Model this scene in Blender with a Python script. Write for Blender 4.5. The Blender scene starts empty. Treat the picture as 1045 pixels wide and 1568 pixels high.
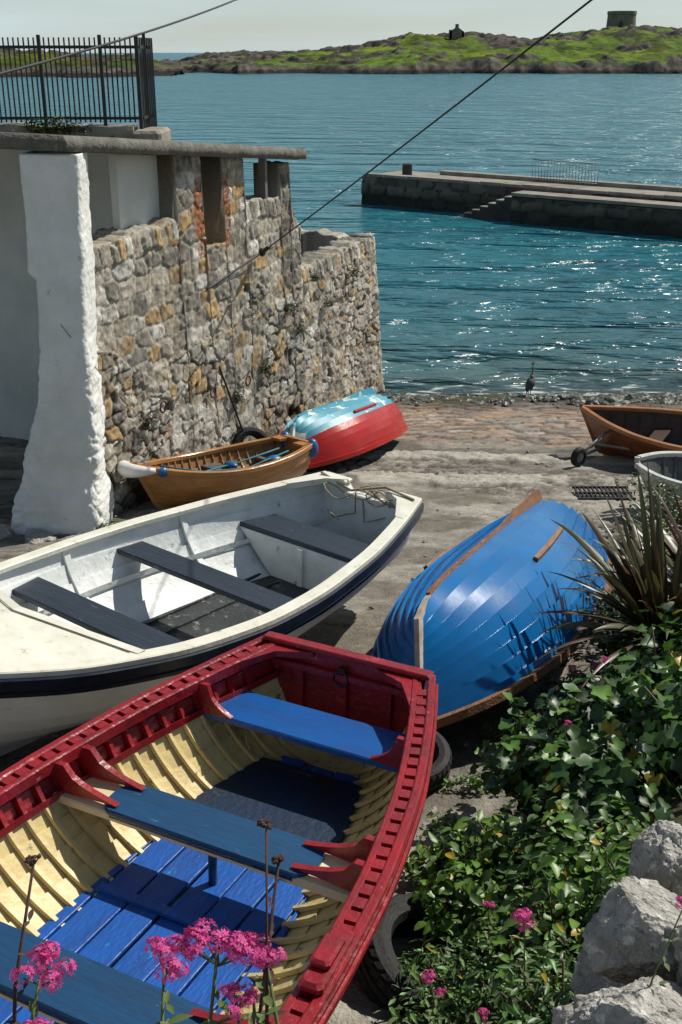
import bpy, math, random
import numpy as np
from mathutils import Vector, Matrix, noise as mnoise
random.seed(7); rng=np.random.default_rng(7)
scn=bpy.context.scene; COL=scn.collection

# ------------------------------------------------------------------ camera
cam=bpy.data.cameras.new('camera'); co=bpy.data.objects.new('camera',cam); COL.objects.link(co)
cam.sensor_fit='VERTICAL'; cam.sensor_height=36; cam.lens=39.03; cam.clip_end=20000; cam.clip_start=.05
co.location=(0,0,6.2); co.rotation_euler=(math.radians(90-22.5),0,0); scn.camera=co

# ------------------------------------------------------------------ light
SAZ=math.radians(54); SEL=math.radians(47)
sd=Vector((math.sin(SAZ)*math.cos(SEL),math.cos(SAZ)*math.cos(SEL),math.sin(SEL)))
sl=bpy.data.lights.new('sun','SUN'); so=bpy.data.objects.new('sun',sl); COL.objects.link(so)
sl.energy=5.0; sl.angle=math.radians(.5); sl.color=(1,.95,.85)
so.rotation_euler=sd.to_track_quat('Z','Y').to_euler(); so.location=(20,20,30)
w=bpy.data.worlds.new('World'); scn.world=w; w.use_nodes=True
nt=w.node_tree; nt.nodes.clear()
out=nt.nodes.new('ShaderNodeOutputWorld'); bg=nt.nodes.new('ShaderNodeBackground'); bg.inputs[1].default_value=.065
sky=nt.nodes.new('ShaderNodeTexSky'); sky.sky_type='NISHITA'; sky.sun_disc=False
sky.sun_elevation=SEL; sky.sun_rotation=SAZ; sky.air_density=1.0; sky.dust_density=.3; sky.ozone_density=2
tc=nt.nodes.new('ShaderNodeTexCoord'); mp=nt.nodes.new('ShaderNodeMapping'); mp.inputs['Scale'].default_value=(1.2,1.2,14)
nz=nt.nodes.new('ShaderNodeTexNoise'); nz.inputs['Scale'].default_value=2.2; nz.inputs['Detail'].default_value=5
rp=nt.nodes.new('ShaderNodeValToRGB'); rp.color_ramp.elements[0].position=.35; rp.color_ramp.elements[1].position=.7
rp.color_ramp.elements[0].color=(.5,.5,.5,1); rp.color_ramp.elements[1].color=(1,1,1,1)
spz=nt.nodes.new('ShaderNodeSeparateXYZ'); nt.links.new(tc.outputs['Generated'],spz.inputs[0])
mrz=nt.nodes.new('ShaderNodeMapRange'); mrz.inputs[1].default_value=.02; mrz.inputs[2].default_value=.4; mrz.inputs[3].default_value=1; mrz.inputs[4].default_value=.15; nt.links.new(spz.outputs[2],mrz.inputs[0])
mm_=nt.nodes.new('ShaderNodeMath'); mm_.operation='MULTIPLY'; nt.links.new(rp.outputs[0],mm_.inputs[0]); nt.links.new(mrz.outputs[0],mm_.inputs[1])
mx=nt.nodes.new('ShaderNodeMixRGB'); mx.inputs[2].default_value=(9.3,11.0,11.2,1)
nt.links.new(tc.outputs['Generated'],mp.inputs[0]); nt.links.new(mp.outputs[0],nz.inputs['Vector']); nt.links.new(nz.outputs[0],rp.inputs[0])
nt.links.new(mm_.outputs[0],mx.inputs[0]); nt.links.new(sky.outputs[0],mx.inputs[1]); nt.links.new(mx.outputs[0],bg.inputs[0]); nt.links.new(bg.outputs[0],out.inputs[0])
scn.view_settings.view_transform='Standard'; scn.view_settings.look='None'; scn.view_settings.exposure=0

# ------------------------------------------------------------------ numpy noise
def h2(ix,iy,seed=0):
    n=(ix.astype(np.int64)*374761393+iy.astype(np.int64)*668265263+seed*69069+12345)&0x7fffffff
    n=((n^(n>>13))*1274126177)&0x7fffffff
    n=((n^(n>>16))*2246822519)&0x7fffffff
    return (n&0xffffff)/float(0xffffff)
def vn(x,y,seed=0):
    x0=np.floor(x);y0=np.floor(y);fx=x-x0;fy=y-y0;fx=fx*fx*(3-2*fx);fy=fy*fy*(3-2*fy)
    a=h2(x0,y0,seed);b=h2(x0+1,y0,seed);c=h2(x0,y0+1,seed);d=h2(x0+1,y0+1,seed)
    return (a*(1-fx)+b*fx)*(1-fy)+(c*(1-fx)+d*fx)*fy
def fbm(x,y,o=4,seed=0):
    r=0;a=.5;t=0
    for i in range(o):
        r=r+a*vn(x*2**i+i*17.3,y*2**i+i*9.1,seed+i);t+=a;a*=.5
    return r/t
def cells(u,v,seed=0,jit=.38,off=.5,p=2):
    iu=np.floor(u);iv=np.floor(v);F1=np.full(u.shape,9.);F2=np.full(u.shape,9.);ID=np.zeros(u.shape)
    for dv in(-1,0,1):
        rv=iv+dv
        sh=(np.mod(rv,2))*off
        for du in(-2,-1,0,1,2):
            cu=iu+du
            px=cu+.5+sh+(h2(cu,rv,seed)-.5)*2*jit; py=rv+.5+(h2(cu,rv,seed+5)-.5)*2*jit*.7
            d=np.sqrt((u-px)**2+(v-py)**2) if p==2 else (abs(u-px)**p+abs(v-py)**p)**(1/p); idv=h2(cu,rv,seed+9)
            m=d<F1
            F2=np.where(m,F1,np.minimum(F2,d)); ID=np.where(m,idv,ID); F1=np.where(m,d,F1)
    return F1,F2-F1,ID
def ss(a,b,x):
    t=np.clip((x-a)/(b-a),0,1); return t*t*(3-2*t)

# ------------------------------------------------------------------ materials
def M(name,c1,c2=None,scale=6,rough=.5,bump=0,bscale=30,c3=None,c3amt=.35,c3scale=9,attr=False,spec=.5,coat=0,stretch=(1,1,1),transl=0,metal=0,detail=4,c3w=.06):
    m=bpy.data.materials.new(name); m.use_nodes=True; n=m.node_tree.nodes; l=m.node_tree.links
    b=n['Principled BSDF']; b.inputs['Roughness'].default_value=rough; b.inputs['Specular IOR Level'].default_value=spec
    b.inputs['Coat Weight'].default_value=coat; b.inputs['Coat Roughness'].default_value=.10; b.inputs['Metallic'].default_value=metal
    t=n.new('ShaderNodeTexCoord'); mp=n.new('ShaderNodeMapping'); mp.inputs['Scale'].default_value=stretch
    l.new(t.outputs['Object'],mp.inputs[0])
    c2=c2 or tuple(x*.72 for x in c1)
    nz=n.new('ShaderNodeTexNoise'); nz.inputs['Scale'].default_value=scale; nz.inputs['Detail'].default_value=detail; nz.inputs['Roughness'].default_value=.65
    l.new(mp.outputs[0],nz.inputs['Vector'])
    r=n.new('ShaderNodeValToRGB'); r.color_ramp.elements[0].position=.32; r.color_ramp.elements[1].position=.68
    l.new(nz.outputs[0],r.inputs[0])
    mix=n.new('ShaderNodeMixRGB'); l.new(r.outputs[0],mix.inputs[0])
    mix.inputs[1].default_value=(*c1,1); mix.inputs[2].default_value=(*c2,1)
    cur=mix.outputs[0]
    if attr:
        a=n.new('ShaderNodeAttribute'); a.attribute_name='Col'
        mu=n.new('ShaderNodeMixRGB'); mu.blend_type='MULTIPLY'; mu.inputs[0].default_value=1
        l.new(a.outputs['Color'],mu.inputs[1]); l.new(cur,mu.inputs[2]); cur=mu.outputs[0]
    if c3:
        z=n.new('ShaderNodeTexNoise'); z.inputs['Scale'].default_value=c3scale; z.inputs['Detail'].default_value=5; z.inputs['Roughness'].default_value=.72
        l.new(mp.outputs[0],z.inputs['Vector'])
        rr=n.new('ShaderNodeValToRGB'); th=.5+(.5-c3amt)*.45; rr.color_ramp.elements[0].position=th; rr.color_ramp.elements[1].position=th+c3w
        l.new(z.outputs[0],rr.inputs[0])
        m3=n.new('ShaderNodeMixRGB'); l.new(rr.outputs[0],m3.inputs[0]); l.new(cur,m3.inputs[1]); m3.inputs[2].default_value=(*c3,1); cur=m3.outputs[0]
    l.new(cur,b.inputs['Base Color'])
    mr=n.new('ShaderNodeMath'); mr.operation='MULTIPLY_ADD'; l.new(nz.outputs[0],mr.inputs[0]); mr.inputs[1].default_value=.25; mr.inputs[2].default_value=max(0,rough-.12); l.new(mr.outputs[0],b.inputs['Roughness'])
    if bump:
        bn=n.new('ShaderNodeTexNoise'); bn.inputs['Scale'].default_value=bscale; bn.inputs['Detail'].default_value=3
        l.new(mp.outputs[0],bn.inputs['Vector'])
        bp=n.new('ShaderNodeBump'); bp.inputs['Strength'].default_value=bump; bp.inputs['Distance'].default_value=.02
        l.new(bn.outputs[0],bp.inputs['Height']); l.new(bp.outputs[0],b.inputs['Normal'])
    if transl:
        tr=n.new('ShaderNodeBsdfTranslucent'); l.new(cur,tr.inputs[0]); ms=n.new('ShaderNodeMixShader'); ms.inputs[0].default_value=transl
        o=n['Material Output']; l.new(b.outputs[0],ms.inputs[1]); l.new(tr.outputs[0],ms.inputs[2]); l.new(ms.outputs[0],o.inputs[0])
    return m

# ------------------------------------------------------------------ mesh builder
class MB:
    def __init__(s): s.v=[];s.f=[];s.m=[];s.s=[]
    def add(s,vs,fs,mat=0,smooth=False):
        o=len(s.v); s.v+= [tuple(map(float,a)) for a in vs]
        for f in fs: s.f.append(tuple(i+o for i in f)); s.m.append(mat); s.s.append(smooth)
    def grid(s,rows,mat=0,smooth=True,closed=False,caps=False):
        R=len(rows);C=len(rows[0]);vs=[p for r in rows for p in r];fs=[]
        for i in range(R-1):
            for j in range(C if closed else C-1):
                k=(j+1)%C; fs.append((i*C+j,i*C+k,(i+1)*C+k,(i+1)*C+j))
        if caps: fs.append(tuple(range(C-1,-1,-1))); fs.append(tuple((R-1)*C+j for j in range(C)))
        s.add(vs,fs,mat,smooth)
    def box(s,c,sz,mat=0,rot=None,bev=0):
        x,y,z=[a/2 for a in sz]
        if bev:
            b=min(bev,min(x,y,z)*.6)
            prof=[(-x+b,-y),(x-b,-y),(x,-y+b),(x,y-b),(x-b,y),(-x+b,y),(-x,y-b),(-x,-y+b)]
            rows=[]
            for zz,ins in((-z,b),(-z+b,0),(z-b,0),(z,b)):
                rows.append([Vector((px-math.copysign(min(ins,abs(px)),px),py-math.copysign(min(ins,abs(py)),py),zz)) for px,py in prof])
            if rot is not None: rows=[[rot@p for p in r] for r in rows]
            rows=[[p+Vector(c) for p in r] for r in rows]
            s.grid(rows,mat,False,True,True); return
        vs=[Vector((i*x,j*y,k*z)) for k in(-1,1) for j in(-1,1) for i in(-1,1)]
        if rot is not None: vs=[rot@v for v in vs]
        vs=[v+Vector(c) for v in vs]
        s.add(vs,[(0,2,3,1),(4,5,7,6),(0,1,5,4),(2,6,7,3),(0,4,6,2),(1,3,7,5)],mat)
    def tube(s,pts,r,n=6,mat=0,smooth=True):
        pts=[Vector(p) for p in pts]; rows=[]
        for i,p in enumerate(pts):
            t=(pts[min(i+1,len(pts)-1)]-pts[max(i-1,0)]).normalized()
            a=t.cross(Vector((0,0,1)) if abs(t.z)<.95 else Vector((1,0,0))).normalized(); b=t.cross(a)
            rr=r[i] if isinstance(r,(list,tuple)) else r
            rows.append([p+(a*math.cos(k*2*math.pi/n)+b*math.sin(k*2*math.pi/n))*rr for k in range(n)])
        s.grid(rows,mat,smooth,True,True)
    def obj(s,name,mats,parent=None,cols=None):
        me=bpy.data.meshes.new(name); me.from_pydata(s.v,[],s.f)
        for m in mats: me.materials.append(m)
        me.polygons.foreach_set('material_index',s.m); me.polygons.foreach_set('use_smooth',s.s); me.update()
        o=bpy.data.objects.new(name,me); COL.objects.link(o)
        if parent: o.parent=parent
        return o
def empty(name,loc=(0,0,0)):
    e=bpy.data.objects.new(name,None); COL.objects.link(e); e.location=loc; e.empty_display_size=.2; return e
def gridobj(name,V,col,mat,smooth=True,parent=None):
    R,Cc,_=V.shape; me=bpy.data.meshes.new(name)
    i=np.arange(R-1)[:,None]*Cc+np.arange(Cc-1)[None,:]
    F=np.stack([i,i+1,i+Cc+1,i+Cc],-1).reshape(-1,4)
    me.vertices.add(R*Cc); me.vertices.foreach_set('co',V.reshape(-1).astype(np.float32))
    me.loops.add(F.size); me.loops.foreach_set('vertex_index',F.reshape(-1).astype(np.int32))
    me.polygons.add(len(F)); me.polygons.foreach_set('loop_start',(np.arange(len(F))*4).astype(np.int32))
    me.polygons.foreach_set('loop_total',np.full(len(F),4,np.int32))
    me.polygons.foreach_set('use_smooth',np.full(len(F),smooth)); me.update(calc_edges=True); me.validate()
    if col is not None:
        a=me.color_attributes.new('Col','FLOAT_COLOR','POINT'); c=np.ones((R*Cc,4),np.float32); c[:,:3]=col.reshape(-1,3); a.data.foreach_set('color',c.reshape(-1))
    me.materials.append(mat); o=bpy.data.objects.new(name,me); COL.objects.link(o)
    if parent: o.parent=parent
    return o
def pal(ID,cols):
    cols=np.array(cols); n=len(cols); return cols[np.clip((ID*n).astype(int),0,n-1)]

# ------------------------------------------------------------------ ground
def gz(x,y): return .13*(20.7-y)
def bankline(y): return np.interp(y,[0,3,4,5,6,7,8.2,11,14,18,22],[.3,.35,.4,.65,1.15,1.75,2.25,3.6,4.9,7,9])
def ground_h(X,Y):
    z=np.where(Y<22,.13*(20.7-Y),-.17-(Y-22)*.3); z=np.maximum(z,-4); z=np.minimum(z,3.0+0*z)
    bl=bankline(Y); bank=ss(0,1.3,X-bl)*np.interp(Y,[0,3,6,9,12,16],[1.1,.85,.6,.5,.3,.0]); z=z+bank*(Y<22)
    return z
dx=.035
xs=np.concatenate([[-4000,-800,-200,-60,-25,-14,-10,-8,-7,-6.3],np.arange(-5.8,-3.3,.1),np.arange(-3.3,6.2,dx),np.arange(6.3,9,.3),[10,13,18,30,80,300,1000,4000]])
ys=np.concatenate([[-3000,-500,-80,-20,-6,-2,0,1,2,2.5,3],np.arange(3.3,5,.07),np.arange(5,21.8,dx),np.arange(22,26,.5),[30,40,60,100,200,500,2000,6000]])
X,Y=np.meshgrid(xs,ys); Z=ground_h(X,Y)
near=(X>-6)&(X<9)&(Y>3)&(Y<24)
wx=X+ (fbm(X*.7,Y*.7,3,3)-.5)*.8; wy=Y+(fbm(X*.5,Y*.5,3,8)-.5)*.9
F1,E,ID=cells(wx/.40+(fbm(X*4,Y*4,2,71)-.5)*.5,wy/.20+(fbm(X*4,Y*4,2,72)-.5)*.5,4,.42)
cob=ss(16.2,16.8,wy)+0*X
pal1=[(.30,.22,.17),(.36,.285,.225),(.24,.195,.165),(.43,.36,.30),(.34,.255,.205),(.28,.25,.22),(.38,.27,.195),(.30,.275,.25)]
gap=ss(.0,.16,E); n2=fbm(X*9,Y*9,4,33)
ccol=pal(ID,pal1)*(.6+.8*n2)[...,None]*(.32+.68*gap)[...,None]
czh=gap*.034*(.2+1.2*ID)
n1=fbm(X*1.3,Y*1.3,5,21); n3=fbm(X*.35,Y*.9,3,40)
base=np.array([.33,.31,.27])*(.45+1.0*n1)[...,None]
dirt=ss(.45,.56,fbm(X*.9+4,Y*1.6,5,61)); base=base*(1-dirt[...,None]*.6)+np.array([.11,.09,.068])*(dirt[...,None]*.6)
damp=ss(.52,.62,fbm(X*.45+1,Y*.7+7,4,131)); base=base*(1-.35*damp)[...,None]
base=base*(.6+.8*n2)[...,None]
G1,GE,GID=cells(wx/.16,wy/.12,14,.42); grub=ss(.02,.2,GE)
rub=ss(.50,.58,fbm(X*.6+9,Y*.8+3,4,77))*ss(4,6,Y+0*X)
rubcol=pal(GID,[(.30,.275,.24),(.20,.18,.155),(.38,.35,.31),(.16,.145,.125),(.25,.225,.19)])*(.35+.65*grub)[...,None]*(.6+.8*n2)[...,None]
base=base*(1-.85*rub[...,None])+rubcol*(.85*rub[...,None])
h=(n1-.5)*.06+(n2-.5)*.022+rub*grub*.028*(.3+GID)
wcr=cells(wx/1.9+(fbm(X*3,Y*3,3,93)-.5)*.25,wy/1.3+(fbm(X*3,Y*3,3,94)-.5)*.25,91,.4)[1]
crack=ss(.0,.02,wcr); base=base*(.45+.55*crack)[...,None]; h=h-.010*(1-crack)
for yc,wd in((15.45,.30),(14.0,.30)):
    yy=Y+.06*X+(n3-.5)*.3; b=ss(wd,wd-.07,abs(yy-yc))*ss(.30,.42,fbm(X*2.2,Y*2.2,4,5))
    base=base*(1-b[...,None])+np.array([.44,.41,.36])*b[...,None]*(.7+.6*n2)[...,None]; h=h+b*.04
colr=base*(1-cob[...,None])+ccol*cob[...,None]; h=h*(1-cob)+(czh+(n1-.5)*.12)*cob
wet=ss(18.6,20.0,Y+(n1-.5)*1.8); colr=colr*(1-.6*wet)[...,None]
alg=ss(19.5,20.5,Y+(n1-.5)*1.6); colr=colr*(1-alg[...,None]*.7)+np.array([.05,.055,.025])*alg[...,None]*.7
bk=ss(0,.35,X-bankline(Y)+ (n1-.5)*.5)
soil=np.array([.07,.05,.03])*(.6+.8*n2)[...,None]+np.array([.02,.03,.0])*n1[...,None]
colr=colr*(1-bk[...,None])+soil*bk[...,None]
Z=Z+np.where(near,h,0)
m_ground=M('ground_stone',(1,1,1),(.68,.66,.62),scale=18,rough=.9,bump=.8,bscale=50,attr=True,spec=.25)
gridobj('ground',np.stack([X,Y,Z],-1),colr,m_ground)

# ------------------------------------------------------------------ water
def water_mat():
    m=bpy.data.materials.new('sea'); m.use_nodes=True; n=m.node_tree.nodes; l=m.node_tree.links; b=n['Principled BSDF']
    b.inputs['Roughness'].default_value=.24; b.inputs['IOR'].default_value=1.33; b.inputs['Specular IOR Level'].default_value=.5
    g=n.new('ShaderNodeNewGeometry'); sp=n.new('ShaderNodeSeparateXYZ'); l.new(g.outputs['Position'],sp.inputs[0])
    def nz(sc,st,det,rot=0,dist=.5):
        mp=n.new('ShaderNodeMapping'); mp.inputs['Scale'].default_value=st; mp.inputs['Rotation'].default_value=(0,0,rot); l.new(g.outputs['Position'],mp.inputs[0])
        t=n.new('ShaderNodeTexNoise'); t.inputs['Scale'].default_value=sc; t.inputs['Detail'].default_value=det; t.inputs['Distortion'].default_value=dist; l.new(mp.outputs[0],t.inputs['Vector']); return t
    mr=n.new('ShaderNodeMapRange'); mr.inputs[1].default_value=20.6; mr.inputs[2].default_value=34; l.new(sp.outputs[1],mr.inputs[0])
    cr=n.new('ShaderNodeValToRGB'); e=cr.color_ramp.elements; e[0].color=(.09,.125,.10,1); e[1].color=(.018,.165,.205,1); e.new(.35).color=(.035,.125,.145,1)
    l.new(mr.outputs[0],cr.inputs[0])
    def mixc(prev,fac,col):
        x=n.new('ShaderNodeMixRGB'); l.new(fac,x.inputs[0]); l.new(prev,x.inputs[1]); x.inputs[2].default_value=(*col,1); return x.outputs[0]
    def ramp(src,a,b_,top=1):
        r=n.new('ShaderNodeValToRGB'); r.color_ramp.elements[0].position=a; r.color_ramp.elements[1].position=b_; r.color_ramp.elements[1].color=(top,top,top,1); l.new(src,r.inputs[0]); return r.outputs[0]
    cur=mixc(cr.outputs[0],ramp(nz(.035,(1,2.6,1),4).outputs[0],.45,.65,.5),(.012,.115,.155))
    cur=mixc(cur,ramp(nz(.22,(.6,2.0,1),4,.1).outputs[0],.48,.66,.5),(.012,.10,.14))
    cur=mixc(cur,ramp(nz(1.3,(.5,1.5,1),3,-.1).outputs[0],.48,.64,.55),(.012,.085,.115))
    fn=nz(3.0,(.6,2.2,1),5)
    fr=n.new('ShaderNodeMapRange'); fr.inputs[1].default_value=22.8; fr.inputs[2].default_value=21.0; fr.inputs[3].default_value=0; fr.inputs[4].default_value=.17; l.new(sp.outputs[1],fr.inputs[0])
    fa=n.new('ShaderNodeMath'); fa.operation='ADD'; l.new(fn.outputs[0],fa.inputs[0]); l.new(fr.outputs[0],fa.inputs[1])
    fc=n.new('ShaderNodeValToRGB'); fc.color_ramp.elements[0].position=.66; fc.color_ramp.elements[1].position=.76; l.new(fa.outputs[0],fc.inputs[0])
    cur=mixc(cur,fc.outputs[0],(.5,.57,.55))
    l.new(cur,b.inputs['Base Color'])
    a=nz(1.2,(.5,1.3,1),2,.15); c=nz(4.0,(.6,1.3,1),2,-.2); d=nz(.25,(.5,1.5,1),3,.1)
    b1=n.new('ShaderNodeBump'); b1.inputs['Distance'].default_value=.55; b1.inputs['Strength'].default_value=1; l.new(a.outputs[0],b1.inputs['Height'])
    b2=n.new('ShaderNodeBump'); b2.inputs['Distance'].default_value=.11; b2.inputs['Strength'].default_value=1; l.new(c.outputs[0],b2.inputs['Height']); l.new(b1.outputs[0],b2.inputs['Normal'])
    b3=n.new('ShaderNodeBump'); b3.inputs['Distance'].default_value=2.2; b3.inputs['Strength'].default_value=1; l.new(d.outputs[0],b3.inputs['Height']); l.new(b2.outputs[0],b3.inputs['Normal'])
    l.new(b3.outputs[0],b.inputs['Normal'])
    al=n.new('ShaderNodeMapRange'); al.inputs[1].default_value=20.6; al.inputs[2].default_value=22.6; al.inputs[3].default_value=.35; al.inputs[4].default_value=1; l.new(sp.outputs[1],al.inputs[0])
    ad=n.new('ShaderNodeMath'); ad.operation='MAXIMUM'; l.new(al.outputs[0],ad.inputs[0]); l.new(fc.outputs[0],ad.inputs[1]); l.new(ad.outputs[0],b.inputs['Alpha'])
    return m
mb=MB(); mb.add([(-9000,19,0),(9000,19,0),(9000,14000,0),(-9000,14000,0)],[(0,1,2,3)]); mb.obj('sea_water',[water_mat()])

# ------------------------------------------------------------------ island
m_isl=M('island_turf',(1,1,1),(.55,.55,.55),scale=.35,rough=.95,bump=1,bscale=1.2,attr=True,spec=.1)
def island(name,x0,x1,y0,y1,prof,nx,ny,seed,shore,gk=1.):
    xs=np.linspace(x0,x1,nx); ys=np.linspace(y0,y1,ny); X,Y=np.meshgrid(xs,ys)
    top=np.interp(X,[p[0] for p in prof],[p[1] for p in prof])
    ysh=np.interp(X,[p[0] for p in shore],[p[1] for p in shore])+(fbm(X*.06,X*0+seed,4,seed)-.5)*34
    t=(Y-ysh)
    ramp=ss(-2,10,t)*.36+ss(5,85,t)*.64
    r=fbm(X*.05,Y*.05,5,seed+2); r2=fbm(X*.25,Y*.25,4,seed+5)
    Z=top*ramp*(.88+.24*r)+(r2-.5)*1.8*ss(0,5,t)-1.5*(t<0)+ss(.60,.72,fbm(X*.07,Y*.10,4,seed+9))*1.3*(r2+.3)*ss(0,5,t)
    Z=Z*ss(-3,2,t)-1*(1-ss(-3,2,t))
    gy,gx=np.gradient(Z,ys,xs); sl=np.sqrt(gx**2+gy**2)
    rock=ss(.38,.58,sl+(r2-.5)*.3)
    rock=np.maximum(rock,ss(3.0,1.6,Z+(r2-.5)*2.5)); rock=np.maximum(rock,ss(.60,.66,fbm(X*.07,Y*.10,4,seed+9)))
    green=np.array([.135,.215,.022])*gk*(.35+1.1*fbm(X*.12,Y*.12,4,seed+4))[...,None]
    green=green+np.array([.06,.035,.0])*ss(.5,.7,fbm(X*.03,Y*.06,3,seed+14))[...,None]
    dk=ss(.56,.68,fbm(X*.2,Y*.1,4,seed+24)); green=green*(1-.6*dk)[...,None]
    rc=np.array([.14,.125,.105])*(.2+1.4*r2)[...,None]*(1-.35*ss(.5,.6,fbm(X*.5,Y*.5,3,seed+17)))[...,None]
    rc=np.where((Z<1.1)[...,None],rc*.3,rc)
    c=green*(1-rock[...,None])+rc*rock[...,None]
    return gridobj(name,np.stack([X,Y,Z],-1),c,m_isl,smooth=False)
prof=[(-70,1),(-62,3.6),(-50,4.8),(-38,5.2),(-25,4.8),(-15,5.6),(5,7.0),(18,9.6),(28,12.0),(58,11.2),(66,9.8),(84,9.6),(98,11.3),(106,14.2),(122,14.4),(132,12.6),(170,12),(260,4),(300,1)]
island('island_hill',-95,300,330,640,prof,640,340,3,[(-95,470),(-60,420),(-32,372),(0,370),(60,372),(300,370)])
prof2=[(-260,10),(-150,8),(-100,6),(-80,4.8),(-66,3.6),(-56,1.2),(-50,0)]
island('headland_rocks',-260,-48,290,420,prof2,240,110,23,[(-260,312),(-70,318),(-48,330)],.5)
m_tower=M('tower_stone',(.20,.185,.155),(.12,.112,.095),scale=.5,rough=.9,bump=.6,bscale=1.5)
mb=MB()
tx,ty=119.,515.
rows=[]
for z,r in((10,6.5),(20.8,5.9),(20.9,6.15),(22.2,6.1),(22.2,5.2),(21.2,5.2)): rows.append([(tx+r*math.cos(a*math.pi/20),ty+r*math.sin(a*math.pi/20),z) for a in range(40)])
mb.grid(rows,0,False,True,True)
mb.box((tx-1.5,ty-6.1,17),(1.1,.5,2),1)
mb.obj('martello_tower',[m_tower,M('tower_opening',(.01,.01,.01))])
mb=MB()
cx,cy,cz=42,440,10.0
mb.box((cx-2.2,cy,cz+1.6),(.8,4,4.2),0); mb.box((cx+2.2,cy,cz+1.4),(.8,4,3.6),0); mb.box((cx,cy+2,cz+1),(4,.6,3),0)
mb.add([(cx-2.6,cy-2,cz-1),(cx+2.6,cy-2,cz-1),(cx+2.6,cy-2,cz+3),(cx+.6,cy-2,cz+4.4),(cx+.6,cy-2,cz+5.6),(cx-.6,cy-2,cz+5.6),(cx-.6,cy-2,cz+4.4),(cx-2.6,cy-2,cz+3),
        (cx-2.6,cy-1.2,cz-1),(cx+2.6,cy-1.2,cz-1),(cx+2.6,cy-1.2,cz+3),(cx+.6,cy-1.2,cz+4.4),(cx+.6,cy-1.2,cz+5.6),(cx-.6,cy-1.2,cz+5.6),(cx-.6,cy-1.2,cz+4.4),(cx-2.6,cy-1.2,cz+3)],
       [tuple(range(8)),tuple(range(15,7,-1))]+[(i,8+i,8+(i+1)%8,(i+1)%8) for i in range(8)],0)
mb.obj('church_ruin',[m_tower])

# ------------------------------------------------------------------ pier
m_pier=M('pier_stone_shaded',(.06,.055,.046),(.03,.03,.027),scale=1.3,rough=.85,bump=.8,bscale=6,c3=(.10,.09,.075),c3amt=.25,c3scale=2)  # stone colour lowered so it carries the shade of the harbour side
m_piertop=M('pier_top',(.32,.29,.24),(.18,.16,.13),scale=1.6,rough=.9,bump=.5,bscale=10)
pier=empty('harbour_pier')
P1=Vector((.9,50.7,0)); P2=Vector((12.6,41.9,0)); pd=(P2-P1).normalized(); pn=Vector((-pd.y,pd.x,0))
if pn.y<0: pn=-pn
L=60
def stonewall_strip(name,a,d,length,z0,z1,nrm,mat,parent,bat=.08,cw=.9,ch=.42,amp=.09,seed=1,u0=0):
    us=np.arange(u0,length,.10); vs=np.arange(z0,z1+.001,.08); U,V=np.meshgrid(us,vs)
    F1,E,ID=cells(U/cw+(fbm(U*2,V*2,2,3)-.5)*.3,V/ch+(fbm(U*2,V*2,2,4)-.5)*.3,seed,.25,.5,4); g=ss(0,.12,E); dd=g*amp*(.3+ID)
    P=np.stack([a.x+d.x*U-nrm.x*(dd-(V-z0)*bat),a.y+d.y*U-nrm.y*(dd-(V-z0)*bat),V],-1)
    wetl=ss(.75,.3,V+(fbm(U,V,3,2)-.5)*.5)
    c=(np.array([.12,.10,.075])*(.3+1.2*ID)[...,None])*(.2+.8*g)[...,None]*(1-.75*wetl)[...,None]+np.array([.0,.008,.0])*wetl[...,None]  # face tone kept low, its shade is put into the colour
    return gridobj(name,P,c,mat,parent=parent)
m_pf=M('pier_face_shaded',(1,1,1),(.6,.6,.6),scale=4,rough=.8,attr=True,bump=.6,bscale=12)
stonewall_strip('face',P1,pd,L,-.5,1.18,pn,m_pf,pier)
stonewall_strip('end_face',P1+pn*3.0,-pn,3.0,-.5,1.18,pd,m_pf,pier,seed=5)
mb=MB()
def quadslab(mb,a,b,wd,z0,z1,mat):
    p=[a,b,b+pn*wd,a+pn*wd]
    mb.add([(q.x,q.y,z0) for q in p]+[(q.x,q.y,z1) for q in p],[(3,2,1,0),(4,5,6,7),(0,1,5,4),(1,2,6,5),(2,3,7,6),(3,0,4,7)],mat)
quadslab(mb,P1+pn*.16+pd*.15,P1+pd*L+pn*.16,2.7,-1,1.2,1)
u=.1
while u<L-1:
    l=random.uniform(.8,1.4); c=P1+pd*(u+l/2)+pn*.36; mb.box((c.x,c.y,1.22+random.uniform(-.01,.02)),(l-.03,.5,.14),1,Matrix.Rotation(math.atan2(pd.y,pd.x),3,'Z')); u+=l
quadslab(mb,P1+pd*2.6+pn*2.3,P1+pd*L+pn*2.3,.5,1.15,1.36,1)
q0=8.0
quadslab(mb,P1+pd*q0-pn*.95,P1+pd*L-pn*.95,.95,-1,.98,2)
quadslab(mb,P1+pd*q0-pn*1.02,P1+pd*L-pn*1.02,1.03,.985,1.10,1)
for i in range(7):
    quadslab(mb,P1+pd*(q0-.36*(i+1))-pn*.9,P1+pd*(q0-.36*i)-pn*.9,.85,-1,.88-.15*i,2)
    quadslab(mb,P1+pd*(q0-.36*(i+1))-pn*.92,P1+pd*(q0-.36*i)-pn*.92,.88,.885-.15*i,.92-.15*i,1)
c=P1+pd*1.6+pn*1.2; mb.box((c.x,c.y,1.42),(.42,.42,.58),2,bev=.05)
mb.obj('deck',[m_pier,m_piertop,m_pier],pier)
stonewall_strip('landing_face',P1-pn*1.0,pd,L,-.5,.97,pn,m_pf,pier,seed=8,u0=8.05,bat=.02,amp=.05)
mb=MB(); m_iron=M('iron',(.02,.02,.022),(.035,.03,.028),rough=.5,metal=.3)
m_rail=M('rail_grey',(.25,.27,.27),rough=.5)
a0=7.2
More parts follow.
